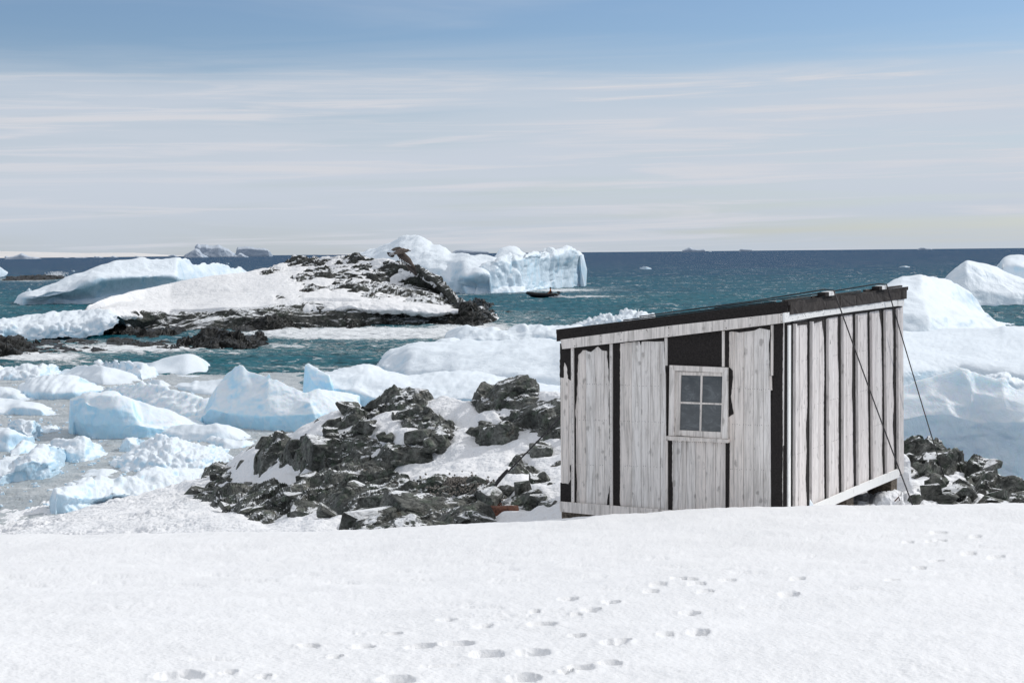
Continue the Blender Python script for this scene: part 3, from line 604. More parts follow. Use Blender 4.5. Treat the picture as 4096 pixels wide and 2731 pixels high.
# great berg in the centre
berg([('sea', Z3(60, 560, 500, 585, 975, 592, 1100, 602, 1335, 600)),
      ([(0, 1), (1, .6)], Z3(60, 400, 500, 450, 900, 470, 985, 500, 1100, 520, 1200, 560, 1310, 570)),
      ([(0, 3), (.7, 2), (.9, -2.2), (1, -.5)], Z3(60, 330, 300, 330, 600, 345, 860, 370, 960, 450, 1040, 450, 1150, 430, 1240, 400, 1310, 440)),
      ([(0, 12), (.5, 10), (.8, 5), (1, 3)], Z3(70, 270, 300, 215, 480, 200, 700, 205, 850, 260, 930, 290, 1100, 320, 1200, 350, 1300, 400)),
      ([(0, 24), (.4, 22), (1, 10)], Z3(80, 232, 230, 178, 380, 122, 500, 74, 600, 47, 650, 52, 720, 100, 780, 145, 850, 158, 900, 180, 950, 230, 1100, 228, 1300, 245, 1380, 275))],
     'ice_big', 'great white iceberg with a tall smooth peak beyond the island', back=30, cs=1, rs=2, noise=[('ridge', .45, 9, 3), ('fbm', .28, 3.2, 3), ('ridge', .14, 1.2, 3)], seed=51)
berg([('sea', Z3(1180, 602, 1335, 600, 1600, 590, 1750, 560, 1950, 548, 2150, 530)),
      ([(0, .3), (.4, 2), (1, .6)], Z3(1190, 560, 1300, 560, 1450, 540, 1600, 555, 1750, 530, 1900, 470, 2152, 460)),
      ([(0, 1.5), (.5, 2.6), (.8, 1.6), (1, 0)], Z3(1200, 400, 1260, 420, 1400, 400, 1550, 430, 1700, 400, 1900, 380, 2148, 340)),
      ([(0, 3), (.5, 3.4), (1, -1.5)], Z3(1230, 330, 1330, 300, 1450, 310, 1600, 280, 1850, 260, 2000, 240, 2160, 240)),
      ([(0, 5), (.6, 6), (1, 0)], Z3(1290, 310, 1400, 292, 1440, 250, 1560, 245, 1640, 248, 1700, 222, 1800, 222, 1870, 185, 1960, 180, 2060, 195, 2105, 180, 2120, 210, 2170, 236))],
     'ice_big', 'long pale blue ice wall at the right of the great white iceberg', back=16, cs=1, rs=1, noise=[('ridge', .9, 6, 3, (1, 1, .5)), ('facet', .5, 5, 2, (1, 1, .45)), ('ridge', .22, 1.6, 3)], seed=53)
berg([ab(262, Z3(1360, 330, 1500, 330, 1670, 320)), ab(263, Z3(1370, 262, 1430, 230, 1540, 215, 1620, 230, 1665, 250)), ab(268, Z3(1372, 262, 1410, 195, 1440, 165, 1520, 152, 1550, 150, 1580, 170, 1620, 215, 1662, 240))], 'ice_big', 'snowy dome of ice showing behind the pale ice wall', under=3, back=10, noise=[('ridge', .5, 4, 3)], seed=55)
# ice behind and around the hut
berg([('sea', ZV(1290, 762, 1400, 768, 1560, 770)), (1.2, ZV(1315, 750, 1350, 738, 1410, 732, 1480, 735, 1560, 755)), (3.5, ZV(1320, 748, 1352, 732, 1390, 722, 1410, 724, 1440, 712, 1465, 710, 1480, 716, 1510, 728, 1560, 745))],
     'ice_mid', 'rubbly white ice showing over the roof edge of the hut', back=5, cs=0, rs=1, noise=[('facet', .35, 1.2, 3), ('billow', .2, .8, 3)], seed=61)
berg([('sea', ZC(1390, 205, 1500, 225, 1700, 228, 2000, 226, 2420, 222)),
      (.8, ZC(1395, 190, 1480, 190, 1620, 210, 1760, 190, 1950, 195, 2100, 165, 2420, 165)),
      (3.0, ZC(1400, 175, 1450, 135, 1530, 118, 1620, 122, 1720, 125, 1790, 152, 1850, 150, 1890, 118, 1960, 105, 2050, 96, 2130, 112, 2230, 112, 2330, 105, 2420, 110))],
     'ice_mid', 'lumpy pale blue ice ridge running behind the left of the hut', back=6, cs=2, rs=2, noise=[('ridge', .30, 2.2, 3, (1, .5, 1)), ('fbm', .15, .9, 3)], seed=63)
berg([('sea', ZC(1270, 240, 1400, 240, 1510, 235)), (1.5, ZC(1285, 228, 1350, 195, 1430, 185, 1480, 200, 1510, 220))], 'ice_mid', 'low smooth ice hump at the left foot of the lumpy ridge', back=3, cs=1, noise=[('fbm', .1, 1.2, 3)], seed=64)
berg([('sea', ZC(850, 430, 900, 480, 1100, 520, 1500, 560, 2000, 600, 2450, 640)),
      (.8, ZC(852, 415, 920, 400, 1000, 440, 1200, 450, 1440, 440, 1700, 460, 2100, 500, 2450, 540)),
      (3.0, ZC(858, 405, 930, 360, 1050, 330, 1250, 335, 1440, 372, 1600, 385, 2000, 400, 2450, 420)),
      (6.0, ZC(870, 390, 960, 300, 1100, 260, 1280, 245, 1500, 280, 1700, 290, 2000, 300, 2450, 310)),
      (13., ZC(880, 375, 930, 320, 1010, 288, 1130, 245, 1240, 230, 1380, 228, 1560, 215, 1760, 222, 1880, 212, 2200, 215, 2450, 212))],
     'ice_mid', 'broad rounded white ice mass left of the hut wall', back=8, cs=2, rs=3, noise=[('ridge', .20, 3.4, 2), ('fbm', .14, 1.8, 3)], seed=65)
berg([('sea', ZV(765, 950, 850, 960, 1000, 965, 1290, 985)),
      ([(0, .1), (1, .3)], ZC(405, 600, 520, 560, 700, 600, 850, 640, 1200, 640, 2300, 640)),
      ([(0, .6), (1, 1)], ZC(400, 560, 480, 540, 620, 560, 780, 610, 1000, 615, 1500, 610, 2300, 610)),
      ([(0, 2), (1, 3)], ZC(410, 530, 500, 490, 700, 500, 900, 520, 1200, 540, 1600, 560, 2300, 600)),
      ([(0, 4), (.5, 8), (1, 9)], ZC(425, 510, 470, 462, 560, 440, 650, 425, 730, 398, 800, 398, 880, 430, 960, 462, 1080, 478, 1200, 468, 1350, 450, 1450, 438, 1600, 448, 1700, 462, 1900, 505, 2050, 540, 2300, 585))],
     'ice_near', 'flat topped snowy floe behind the rocky outcrop', back=5, cs=2, rs=2, noise=[('fbm', .14, 1.6, 4), ('ridge', .06, .5, 3)], seed=67)
# blue pinnacle berg
berg([('sea', Z4(1600, 690, 1700, 705, 1900, 725, 2156, 740, 2500, 745, 2900, 700)),
      ([(0, -.2), (1, .3)], Z4(1582, 620, 1650, 560, 1800, 600, 2050, 620, 2400, 600, 2850, 560)),
      ([(0, .4), (1, .8)], Z4(1600, 570, 1700, 420, 1800, 470, 2050, 480, 2300, 520, 2500, 480, 2800, 480)),
      ([(0, 1.2), (.3, 1.6), (1, 1.4)], Z4(1640, 520, 1690, 390, 1750, 310, 1820, 232, 1845, 205, 1862, 216, 1876, 203, 1905, 214, 1925, 232, 1960, 256, 2040, 284, 2080, 293, 2098, 266, 2118, 270, 2140, 305, 2170, 322, 2230, 350, 2300, 390, 2420, 440, 2500, 400, 2700, 420, 2800, 450))],
     'ice_blue', 'jagged pale blue pinnacle of ice behind the rocky point', back=2.4, cs=0, rs=1, noise=[('blocks', .15, 1.4, 3, (1, 1, .6)), ('fbm', .03, .5, 3)], seed=71)
berg([ab(60, ZC(372, 640, 440, 650, 540, 620)), ab(60.1, ZC(378, 560, 430, 560, 520, 540)), ab(60.3, ZC(366, 500, 410, 490, 500, 470)), ab(60.5, ZC(345, 450, 375, 430, 460, 450)), ab(60.7, ZC(331, 412, 348, 404, 400, 422)), ab(60.8, ZC(330, 400, 345, 391, 362, 400))], 'ice_blue', 'thin curved horn of ice beside the flat topped floe', under=1, back=1.0, cs=0, rs=0, noise=[('ridge', .08, .6, 3)], seed=73)
# right of the hut
berg([('sea', Z8(-200, 560, 100, 560, 450, 560, 830, 520, 900, 480)), (2, Z8(-200, 420, 100, 400, 300, 420, 500, 430, 700, 450, 860, 475)),
      (9, Z8(-200, 400, 0, 350, 180, 290, 290, 275, 400, 290, 520, 330, 650, 400, 800, 465)),
      (13, Z8(-200, 390, 60, 320, 180, 275, 240, 235, 290, 212, 340, 207, 390, 195, 440, 205, 520, 228, 590, 250, 650, 295, 700, 350, 740, 405, 790, 450, 812, 468))],
     'ice_mid', 'smooth white dome of ice behind the right end of the hut', back=10, cs=2, rs=3, noise=[('ridge', .22, 3.4, 2), ('fbm', .16, 2.4, 3)], seed=81)
berg([('sea', Z8(-250, 900, 300, 880, 600, 860, 1250, 900)), (1, Z8(-250, 780, 300, 720, 600, 700, 1250, 760)), (5, Z8(-250, 640, 300, 630, 600, 620, 1250, 680)), (9, Z8(-250, 560, 300, 560, 600, 560, 1250, 600)),
      (17, Z8(-250, 520, 0, 510, 300, 508, 500, 495, 700, 486, 815, 478, 835, 466, 1000, 482, 1250, 500))],
     'ice_mid', 'wide gently sloping snow covered floe right of the hut', back=6, cs=3, rs=6, noise=[('fbm', .22, 4, 2), ('ridge', .05, .5, 3, (1, .6, 1))], seed=83)
berg([('sea', Z8(200, 1330, 400, 1320, 700, 1310, 950, 1330, 1250, 1340)),
      ([(0, .3), (.45, .08), (1, .2)], Z8(200, 1200, 400, 1120, 700, 1150, 950, 1170, 1250, 1200)),
      ([(0, .7), (.45, .2), (1, .5)], Z8(200, 1000, 400, 960, 560, 960, 700, 1000, 950, 1000, 1250, 1050)),
      ([(0, 1.4), (.45, .65), (1, 1.2)], Z8(200, 880, 400, 860, 600, 860, 700, 830, 820, 860, 950, 900, 1250, 950)),
      ([(0, 2.4), (.45, 1.3), (1, 2.0)], Z8(200, 830, 320, 798, 430, 765, 540, 742, 620, 722, 650, 710, 690, 724, 740, 748, 800, 765, 850, 760, 880, 800, 950, 820, 1250, 860))],
     'ice_wedge', 'large pale blue wedge of ice with a sharp ridge right of the hut', back=2.4, cs=1, rs=1, noise=[('blocks', .22, 2.6, 2), ('fbm', .06, .9, 3)], seed=85)
berg([ab(50, Z8(740, 900, 860, 900, 1250, 930)), ab(51, Z8(745, 760, 800, 740, 850, 745, 900, 775, 1250, 860)), ab(53, Z8(745, 750, 790, 736, 850, 730, 880, 738, 940, 768, 1250, 850))], 'ice_near', 'rubbly white ice shoulder behind the pale blue wedge', under=2, back=3, cs=1, noise=[('facet', .12, .6, 3)], seed=87)
berg([('sea', Z8(520, 380, 700, 378, 950, 374, 1300, 378)), (1, Z8(530, 300, 650, 280, 800, 300, 950, 300, 1300, 330)),
      (4, Z8(535, 228, 600, 170, 640, 130, 750, 170, 850, 210, 950, 240, 1300, 290)), (8, Z8(536, 224, 600, 160, 648, 128, 700, 140, 800, 160, 850, 180, 950, 225, 1300, 270))],
     'ice_big', 'slanted grey white iceberg slab at the right edge of the photo', back=14, cs=1, rs=1, noise=[('fbm', .4, 7, 3), ('ridge', .12, 2, 3)], seed=89)
berg([ab(186, Z8(830, 230, 900, 250, 1300, 260)), ab(187, Z8(832, 150, 870, 140, 950, 150, 1300, 180)), ab(192, Z8(830, 140, 850, 108, 880, 95, 920, 91, 960, 95, 1300, 130))], 'ice_big', 'rounded snowy iceberg top behind the slanted slab at right', under=4, back=12, cs=1, noise=[('fbm', .35, 5, 3)], seed=91)
berg([('sea', Z8(850, 1340, 950, 1370, 1250, 1400)), (2.5, Z8(850, 1310, 950, 1330, 1250, 1350))], 'ice_near', 'low snowy floe beside the dark rocks at right edge', back=3, noise=[('fbm', .06, .6, 3)], seed=93)

# floating blocks in the slush, left
GB = 'ice blocks floating in the slush'
def blk(rows, m, label, **k):
    k.setdefault('cs', 1); k.setdefault('rs', 2); k.setdefault('noise', [('blocks', .13, .8, 2), ('fbm', .05, .6, 3)])
    return berg(rows, m, label, 'ice block', 'ice_block', GB, **k)
LUMP = [('billow', .20, .7, 3), ('ridge', .06, .3, 3)]
blk([('sea', Z4(-200, 345, 100, 340, 300, 345, 460, 300)), (.5, Z4(-200, 290, 0, 290, 200, 280, 370, 290, 455, 270)), (2.2, Z4(-200, 240, 0, 234, 60, 238, 100, 248, 150, 230, 200, 222, 300, 222, 345, 208, 380, 204, 420, 215, 445, 240, 458, 265))], 'ice_near', 'bumpy glassy blue ice block at the left edge near the open water', noise=LUMP, seed=101)
blk([('sea', Z4(410, 300, 600, 340, 800, 380, 1130, 370)), (1, Z4(410, 290, 600, 290, 800, 320, 1130, 350)), (3.2, Z4(412, 288, 480, 262, 560, 230, 650, 212, 760, 215, 860, 235, 960, 260, 1040, 290, 1130, 345))], 'ice_near', 'wide low snowy ice hump behind the ribbed dome', noise=[('fbm', .12, 1.4, 4)], seed=103)
blk([('sea', Z4(740, 235, 900, 290, 1100, 340, 1220, 320)), (.8, Z4(745, 215, 900, 240, 1050, 260, 1150, 270, 1220, 310)), (2.0, Z4(748, 205, 830, 175, 920, 180, 1010, 190, 1060, 215, 1120, 215, 1170, 245, 1210, 290))], 'ice_near', 'knobbly blue ice with rounded lumps beside the smooth dome', noise=[('billow', .26, 1.3, 3)], seed=105)
blk([('sea', Z4(1030, 262, 1200, 288, 1450, 292, 1600, 282, 1684, 262)), (.8, Z4(1040, 240, 1200, 260, 1350, 260, 1500, 250, 1684, 258)), (3.0, Z4(1036, 205, 1150, 192, 1270, 165, 1400, 138, 1500, 126, 1560, 132, 1610, 165, 1650, 210, 1684, 256))], 'ice_near', 'smooth white snow dome nearest the open teal water', cs=4, rs=5, noise=[('fbm', .16, 2.4, 3)], seed=107)
blk([('sea', Z4(150, 470, 250, 488, 400, 498, 600, 490, 800, 430)), ([(0, -.1), (1, -.1)], Z4(148, 420, 260, 432, 430, 436, 600, 430, 800, 412)), (.5, Z4(150, 395, 260, 385, 430, 395, 600, 400, 800, 408)), (2.2, Z4(155, 380, 230, 325, 330, 305, 430, 296, 550, 296, 620, 312, 700, 350, 800, 404))], 'ice_near', 'ribbed oval snow dome on a blue waterline band', cs=2, rs=2, noise=[('ridge', .12, .55, 2, (1.4, .15, .15)), ('fbm', .05, .5, 3)], seed=109)
blk([('sea', Z4(-200, 495, 100, 505, 270, 500)), (.4, Z4(-200, 430, 60, 425, 140, 440, 280, 490)), (1.6, Z4(-200, 380, 0, 378, 60, 385, 110, 400, 150, 420, 280, 486))], 'ice_near', 'low flat ice tongue at the left edge under the ribbed dome', seed=111)
blk([('sea', Z4(-200, 620, 40, 612, 200, 620, 330, 620, 462, 608)), (.1, Z4(-200, 580, 60, 590, 110, 545, 200, 545, 320, 560, 350, 590, 460, 600)), (.6, Z4(-200, 520, 60, 560, 150, 530, 260, 540, 330, 560, 440, 590)), (2.4, Z4(-200, 470, 0, 470, 100, 480, 200, 490, 280, 505, 340, 530, 400, 560, 458, 600))], 'ice_near', 'snow topped floe with an undercut blue ledge at left', noise=[('fbm', .06, .7, 3)], seed=113)
blk([('sea', Z4(-200, 905, 60, 905, 180, 880, 280, 815)), (.3, Z4(-200, 780, 0, 780, 120, 760, 200, 770, 290, 780)), (1.4, Z4(-200, 690, 0, 682, 80, 690, 140, 720, 200, 770, 268, 810))], 'ice_near', 'rounded ice block at the left edge behind the craggy one', noise=[('fbm', .16, .9, 3)], seed=115)
blk([('sea', Z4(120, 790, 200, 815, 270, 816, 308, 780)), (.2, Z4(80, 700, 160, 730, 220, 760, 306, 740)), (1.1, Z4(46, 665, 100, 640, 180, 630, 240, 628, 270, 645, 300, 690, 308, 730))], 'ice_near', 'upright blue white ice chunk by the small snow lump', noise=[('facet', .12, .5, 2)], seed=117)
blk([('sea', Z4(308, 752, 380, 765, 472, 740)), (.4, Z4(308, 725, 380, 720, 472, 730)), (1.0, Z4(310, 705, 350, 688, 400, 682, 440, 700, 471, 728))], 'ice_near', 'little snow lump alone in the slush beside the upright chunk', noise=[('facet', .08, .3, 2)], seed=119)
blk([('sea', Z4(520, 712, 560, 718, 600, 712)), (.3, Z4(520, 708, 550, 698, 600, 705))], 'ice_near', 'small flat ice fragment left of the large smooth blue block', seed=120)
blk([('sea', Z4(605, 770, 700, 800, 900, 806, 1150, 800, 1350, 780, 1560, 740)), ([(0, -.15), (1, .1)], Z4(575, 650, 700, 680, 900, 690, 1100, 690, 1300, 720, 1580, 700)), ([(0, 0), (1, .3)], Z4(560, 540, 660, 500, 780, 560, 900, 560, 1050, 600, 1120, 690, 1350, 690, 1590, 690)),
     ([(0, .3), (.45, .6), (1, .8)], Z4(550, 495, 620, 470, 720, 470, 800, 440, 940, 460, 1040, 490, 1060, 560, 1120, 680, 1200, 670, 1400, 640, 1596, 685)),
     ([(0, .7), (.4, 1.8), (1, 1.4)], Z4(548, 480, 600, 455, 650, 425, 690, 416, 740, 430, 780, 440, 830, 420, 900, 418, 960, 440, 1040, 475, 1180, 520, 1300, 560, 1400, 600, 1500, 640, 1598, 682))],
    'ice_blue', 'large smooth blue block with a scooped snowy back in the slush', back=1.6, cs=2, rs=2, noise=[('blocks', .10, 1.2, 2), ('fbm', .04, .7, 3)], seed=121)
blk([('sea', Z4(1150, 780, 1400, 812, 1700, 822, 2015, 800)), (.2, Z4(1180, 740, 1400, 745, 1600, 745, 1800, 770, 2005, 795)), (.9, Z4(1200, 720, 1370, 700, 1480, 680, 1600, 690, 1700, 668, 1780, 680, 1850, 705, 1920, 745, 2005, 790))], 'ice_near', 'low glassy shelf of ice below the blue pinnacle', noise=[('fbm', .1, .8, 3)], seed=123)
blk([('sea', Z4(790, 470, 1000, 560, 1300, 640, 1600, 690)), (.8, Z4(795, 430, 960, 440, 1150, 490, 1400, 560, 1630, 600)), (2.6, Z4(800, 420, 870, 385, 960, 365, 1060, 355, 1140, 350, 1230, 360, 1330, 395, 1450, 430, 1560, 450, 1680, 480))], 'ice_blue', 'craggy glistening blue ice behind the large smooth block', noise=[('blocks', .18, .9, 2), ('billow', .07, .5, 2)], seed=125)
blk([('sea', Z4(1130, 370, 1250, 400, 1362, 395)), (.8, Z4(1130, 345, 1200, 325, 1280, 335, 1362, 385))], 'ice_near', 'small white snow hump under the smooth dome', seed=126)
blk([('sea', Z4(1360, 400, 1500, 440, 1720, 470)), (.5, Z4(1362, 388, 1400, 370, 1550, 400, 1740, 440)), (3.2, Z4(1365, 385, 1400, 360, 1500, 350, 1530, 325, 1560, 345, 1700, 330, 1790, 312))], 'ice_near', 'flat snowy floe left of the blue pinnacle', noise=[('fbm', .06, .6, 4)], seed=127)
blk([('sea', Z4(1360, 310, 1500, 318, 1640, 312)), (.6, Z4(1362, 300, 1500, 296, 1640, 304))], 'ice_near', 'thin flat floe between the smooth dome and the pinnacle', noise=[('fbm', .04, .6, 3)], seed=128)
blk([('sea', Z4(-200, 1165, 0, 1160, 110, 1142, 250, 1130, 400, 1115, 460, 1080, 487, 1020)), (.0, Z4(-200, 1060, 0, 1080, 110, 1050, 130, 990, 250, 960, 400, 1000, 487, 1000)), (.4, Z4(-200, 990, 0, 1040, 80, 990, 150, 940, 280, 930, 420, 930, 484, 940)), (1.1, Z4(-200, 980, 0, 962, 120, 930, 220, 900, 280, 850, 340, 822, 380, 830, 440, 850, 475, 855, 484, 910))], 'ice_near', 'craggy white ice block with a snow lip at the left edge', cs=1, rs=1, noise=[('fbm', .12, .7, 3), ('facet', .08, .5, 2)], seed=129)
blk([('sea', Z4(80, 940, 150, 930, 260, 900)), (.3, Z4(82, 900, 150, 860, 270, 850)), (.8, Z4(85, 880, 130, 840, 190, 802, 240, 810, 285, 850))], 'ice_near', 'small rounded ice lump between the two left edge blocks', seed=130)
blk([('sea', Z4(440, 975, 560, 985, 680, 980, 780, 955, 862, 925)), (.2, Z4(420, 900, 560, 900, 680, 900, 780, 910, 860, 920)), (.9, Z4(405, 810, 430, 785, 470, 790, 530, 800, 600, 775, 660, 772, 710, 800, 750, 840, 800, 880, 860, 915))], 'ice_near', 'white ice wedge tapering right, beside the craggy block', noise=[('fbm', .10, .6, 3), ('facet', .06, .4, 2)], seed=131)
blk([('sea', Z4(942, 908, 1000, 912, 1060, 908, 1120, 870)), (.1, Z4(945, 850, 990, 790, 1060, 850, 1130, 840)), (.5, Z4(965, 805, 990, 778, 1050, 782, 1132, 800))], 'ice_near', 'small square blue ice block left of the bubbly mound', cs=0, rs=0, noise=[('facet', .04, .3, 2)], seed=133)
blk([('sea', Z4(820, 1030, 1000, 1070, 1300, 1075, 1600, 1050, 1825, 960)), (.6, Z4(830, 1010, 1000, 940, 1200, 940, 1500, 930, 1820, 935)), (2.0, Z4(845, 1005, 950, 930, 1050, 860, 1130, 810, 1200, 780, 1280, 765, 1360, 770, 1430, 785, 1480, 815, 1560, 845, 1660, 850, 1750, 870, 1822, 930))], 'ice_near', 'bubbly rounded mound of ice lumps in front of the glassy shelf', cs=2, rs=2, noise=[('billow', .11, .40, 3)], seed=135, res=1.2)
blk([('sea', Z4(1600, 820, 1750, 890, 1900, 885, 2022, 850)), (.2, Z4(1605, 800, 1750, 830, 1900, 830, 2020, 845)), (.8, Z4(1610, 790, 1640, 775, 1720, 780, 1800, 795, 1880, 798, 1990, 800, 2020, 840))], 'ice_near', 'flat glassy floe beside the rocky point', seed=137)
blk([('sea', Z4(636, 1112, 800, 1120, 950, 1100)), (.3, Z4(638, 1085, 800, 1075, 950, 1085)), (1.0, Z4(640, 1080, 700, 1048, 790, 1030, 870, 1040, 948, 1075))], 'ice_near', 'low smooth ice hump behind the big undercut block', seed=139)
blk([('sea', Z4(525, 1382, 650, 1370, 820, 1330, 1100, 1300, 1500, 1230, 1640, 1180)), ([(0, -.1), (.4, .5), (1, .3)], Z4(465, 1290, 600, 1290, 800, 1300, 1100, 1270, 1450, 1190, 1620, 1130)),
     ([(0, -.35), (.3, -.1), (1, .3)], Z4(445, 1230, 620, 1265, 780, 1270, 900, 1230, 1100, 1240, 1250, 1200, 1620, 1110)),
     ([(0, 0), (1, .6)], Z4(432, 1185, 600, 1180, 750, 1190, 900, 1180, 1000, 1210, 1200, 1150, 1400, 1130, 1610, 1080)),
     ([(0, .5), (1, 1.6)], Z4(430, 1176, 520, 1140, 580, 1110, 640, 1095, 760, 1090, 900, 1085, 1020, 1060, 1150, 1055, 1300, 1038, 1450, 1030, 1600, 1035))], 'ice_near', 'big undercut snowy block with a hollow face by the snow bank', cs=1, rs=2, noise=[('fbm', .13, .8, 4), ('billow', .06, .35, 2)], seed=141)
# loose brash lumps
rr = random.Random(11); pts = []
for i in range(620):
    x = rr.uniform(-80, 1250); y = rr.triangular(1480, 2160, 1640)
    D = float(seaD(x, y)); p = Vector(unp(x, y, D)); pts.append((p, rr.uniform(.02, .075)))
vs = []; fs = []
for p, r_ in pts:
    b = len(vs); k = 6
    for j in range(k): a = j * 6.283 / k + rr.random(); q = r_ * rr.uniform(.7, 1.9); vs.append((p.x + q * math.cos(a), p.y + q * math.sin(a), .02))
    for j in range(k): v_ = vs[b + j]; vs.append((p.x + (v_[0] - p.x) * .7, p.y + (v_[1] - p.y) * .7, .05 + r_ * rr.uniform(.3, 1.0)))
    fs += [(b + j, b + (j + 1) % k, b + k + (j + 1) % k, b + k + j) for j in range(k)] + [tuple(range(b + k, b + 2 * k))]
me = bpy.data.meshes.new('brash_lumps'); me.from_pydata(vs, [], fs); me.materials.append(M['ice_near']); o = link(bpy.data.objects.new('brash_lumps', me))
tag(o, 'small broken ice bits scattered over the grey slush', 'ice bits', kind='stuff')
# ------------------------------------------------------------------ rocky shore around the hut
def absrow(pts): return ('abs', pts)
n0 = [(-300, 2270, 25), (300, 2235, 24), (800, 2205, 22), (1300, 2190, 20.5), (1800, 2170, 19.5), (2245, 2130, 18.6), (3000, 2110, 18.4)]
nA = [(-300, 2225, 29), (0, 2190, 29.5), (300, 2120, 30), (800, 2070, 29), (1300, 2080, 25), (1700, 2000, 23.5), (2245, 1985, 22), (3000, 1950, 21.6)]
nB = [(-300, 2200, 31.5), (0, 2165, 32), (300, 2085, 34), (700, 2010, 36), (900, 1960, 35), (1100, 1920, 32), (1300, 1895, 30), (1600, 1900, 28), (1900, 1860, 27.5), (2245, 1820, 26.5), (3000, 1780, 26)]
nC = [(-300, 2188, 33), (0, 2150, 34), (300, 2070, 36.3), (700, 1970, 38.5), (900, 1885, 37), (1100, 1815, 33.5), (1300, 1745, 31.2), (1600, 1740, 29.2), (1900, 1730, 28.8), (2245, 1690, 27.8), (3000, 1700, 27)]
nD = [(-300, 2180, 34.2), (0, 2141, 35.3), (300, 2060, 37.8), (663, 1962, 41.6), (796, 1936, 42.3), (870, 1885, 41), (1000, 1800, 38.5), (1200, 1712, 36), (1330, 1655, 34.5), (1500, 1618, 33), (1595, 1590, 32.5), (1750, 1590, 32), (1860, 1600, 31), (1960, 1590, 30.5), (2010, 1572, 30), (2090, 1558, 30), (2150, 1565, 29.5), (2245, 1580, 29), (3000, 1640, 28)]
base = loft('x', [absrow(n0), absrow(nA), absrow(nB), absrow(nC), absrow(nD)], None, back=4.5, res=1.65, cs=6, rs=5, cap=False, only=True, under=0, maxcols=1060)
base[:, :, 2] = np.maximum(base[:, :, 2], -.4)
px, py = proj(base)
# control points: + rock stands out, - snow lies deep
S, K = -1.0, 1.0
CT = [(100, 2120, S), (300, 2050, S), (500, 2000, S), (650, 1985, S), (500, 2100, S), (300, 2140, S), (800, 2044, S), (860, 2110, S), (700, 2115, S), (766, 1958, S), (720, 2020, S), (932, 2083, S * .8), (1164, 2085, S * .7), (1264, 2105, S), (1335, 2085, S * .6), (600, 2150, S), (1000, 2130, S),
      (1960, 1686, S), (1860, 1646, S * .8), (1794, 1625, S * .5), (1628, 1740, S * .6), (1827, 1812, S), (1927, 1845, S), (1860, 1898, S), (1960, 1880, S), (2010, 1840, S * .7), (2060, 1798, S * .6), (2159, 1851, S * .4), (2200, 1790, S * .6), (2093, 1964, S), (2159, 1980, S), (2159, 2060, S), (2040, 2085, S), (2230, 2070, S), (2210, 2000, S * .6),
      (1529, 1722, S * .3), (1330, 1665, S * .5), (1018, 1838, S * .12), (1098, 1898, S * .05), (1140, 1915, S * .6), (1190, 1920, S * .2), (985, 1935, S * .3), (1628, 1898, S * .2), (1250, 1720, S * .25), (1180, 1745, S * .25), (1700, 1890, S * .6), (1760, 1900, S * .8), (2090, 1745, S * .4), (2190, 1610, S * .3),
      (1429, 1798, K), (1297, 1818, K), (1595, 1832, K), (1761, 1792, K * .9), (1164, 1812, K * .6), (1064, 1860, K * .6), (1363, 1944, K), (1480, 1950, K), (1628, 2017, K), (1430, 2000, K), (1230, 2030, K), (1164, 2000, K), (1363, 2043, K * .8), (1695, 2064, K), (1562, 2110, K), (1440, 2100, K), (1827, 2083, K), (1761, 1974, K), (1894, 1994, K * .8), (998, 2050, K), (1070, 2020, K), (899, 1931, K * .5), (860, 1970, K * .6), (799, 1984, K * .5), (886, 2030, K * .6), (940, 1990, K * .8), (1595, 1600, K), (1695, 1580, K), (1430, 1680, K * .8), (1660, 1672, K), (1761, 1712, K * .7), (2026, 1600, K), (2093, 1580, K), (1940, 1630, K * .9), (2026, 1660, K * .8), (1960, 1745, K * .9), (2020, 1760, K * .9), (2192, 1686, K), (2230, 1720, K), (2080, 1871, K * .4), (2159, 1921, K * .7), (2126, 2014, K * .8), (2050, 2010, K * .5), (1540, 1850, K), (1700, 1820, K), (1450, 1740, K * .6), (1350, 1750, K * .7), (2170, 1800, K * .3), (1600, 1960, K), (1950, 2050, K * .5), (2600, 1900, -.3), (2600, 1700, 0)]
mask = shep(px, py, CT, p=3.6, eps=16)
mask = mask + (.55 * fbm(base * [.9, .9, 1.4], 92, 3) + .3 * fbm(base * [2.2, 2.8, 3], 94, 2)) * (px > 700) * np.clip(mask + 1.1, .15, 1)
rock = base + .8 * (normals(base) + np.array([0, 0, .4])) * (np.clip(mask, -1, 1) * .20 + .0)[..., None]
ledgy = np.clip(mask + .6, .25, 1.2)
rock = disp(rock, [('blocks', .46, 1.3, 3, (.7, 1, 1.4), (.1, -.5, .85))], 21, fade=ledgy)
rock = disp(rock, [('fbm', .012, .12, 3)], 23)
shore = empty('rocky_shore', (-2, 28, 2)); tag(shore, kind='structure')
gridmesh('rock_ground', rock, M['rock'], shore, smooth=False)
snow = base + np.array([0, 0, 1.0]) * (np.clip(-mask, -.8, 1) * .09 + .035)[..., None]
left = np.clip((900 - px) / 250, 0, 1)
snow = disp(snow, [('fbm', .10, 1.3, 3)], 25)
snow = disp(snow, [('billow', .075, .42, 3)], 26, fade=left * np.clip(1.3 * fbm(snow * .6, 5, 2) + .6, .1, 1))
snow = disp(snow, [('fbm', .02, .2, 3)], 27)
gridmesh('snow_cover', snow, M['snow_shore'], shore)
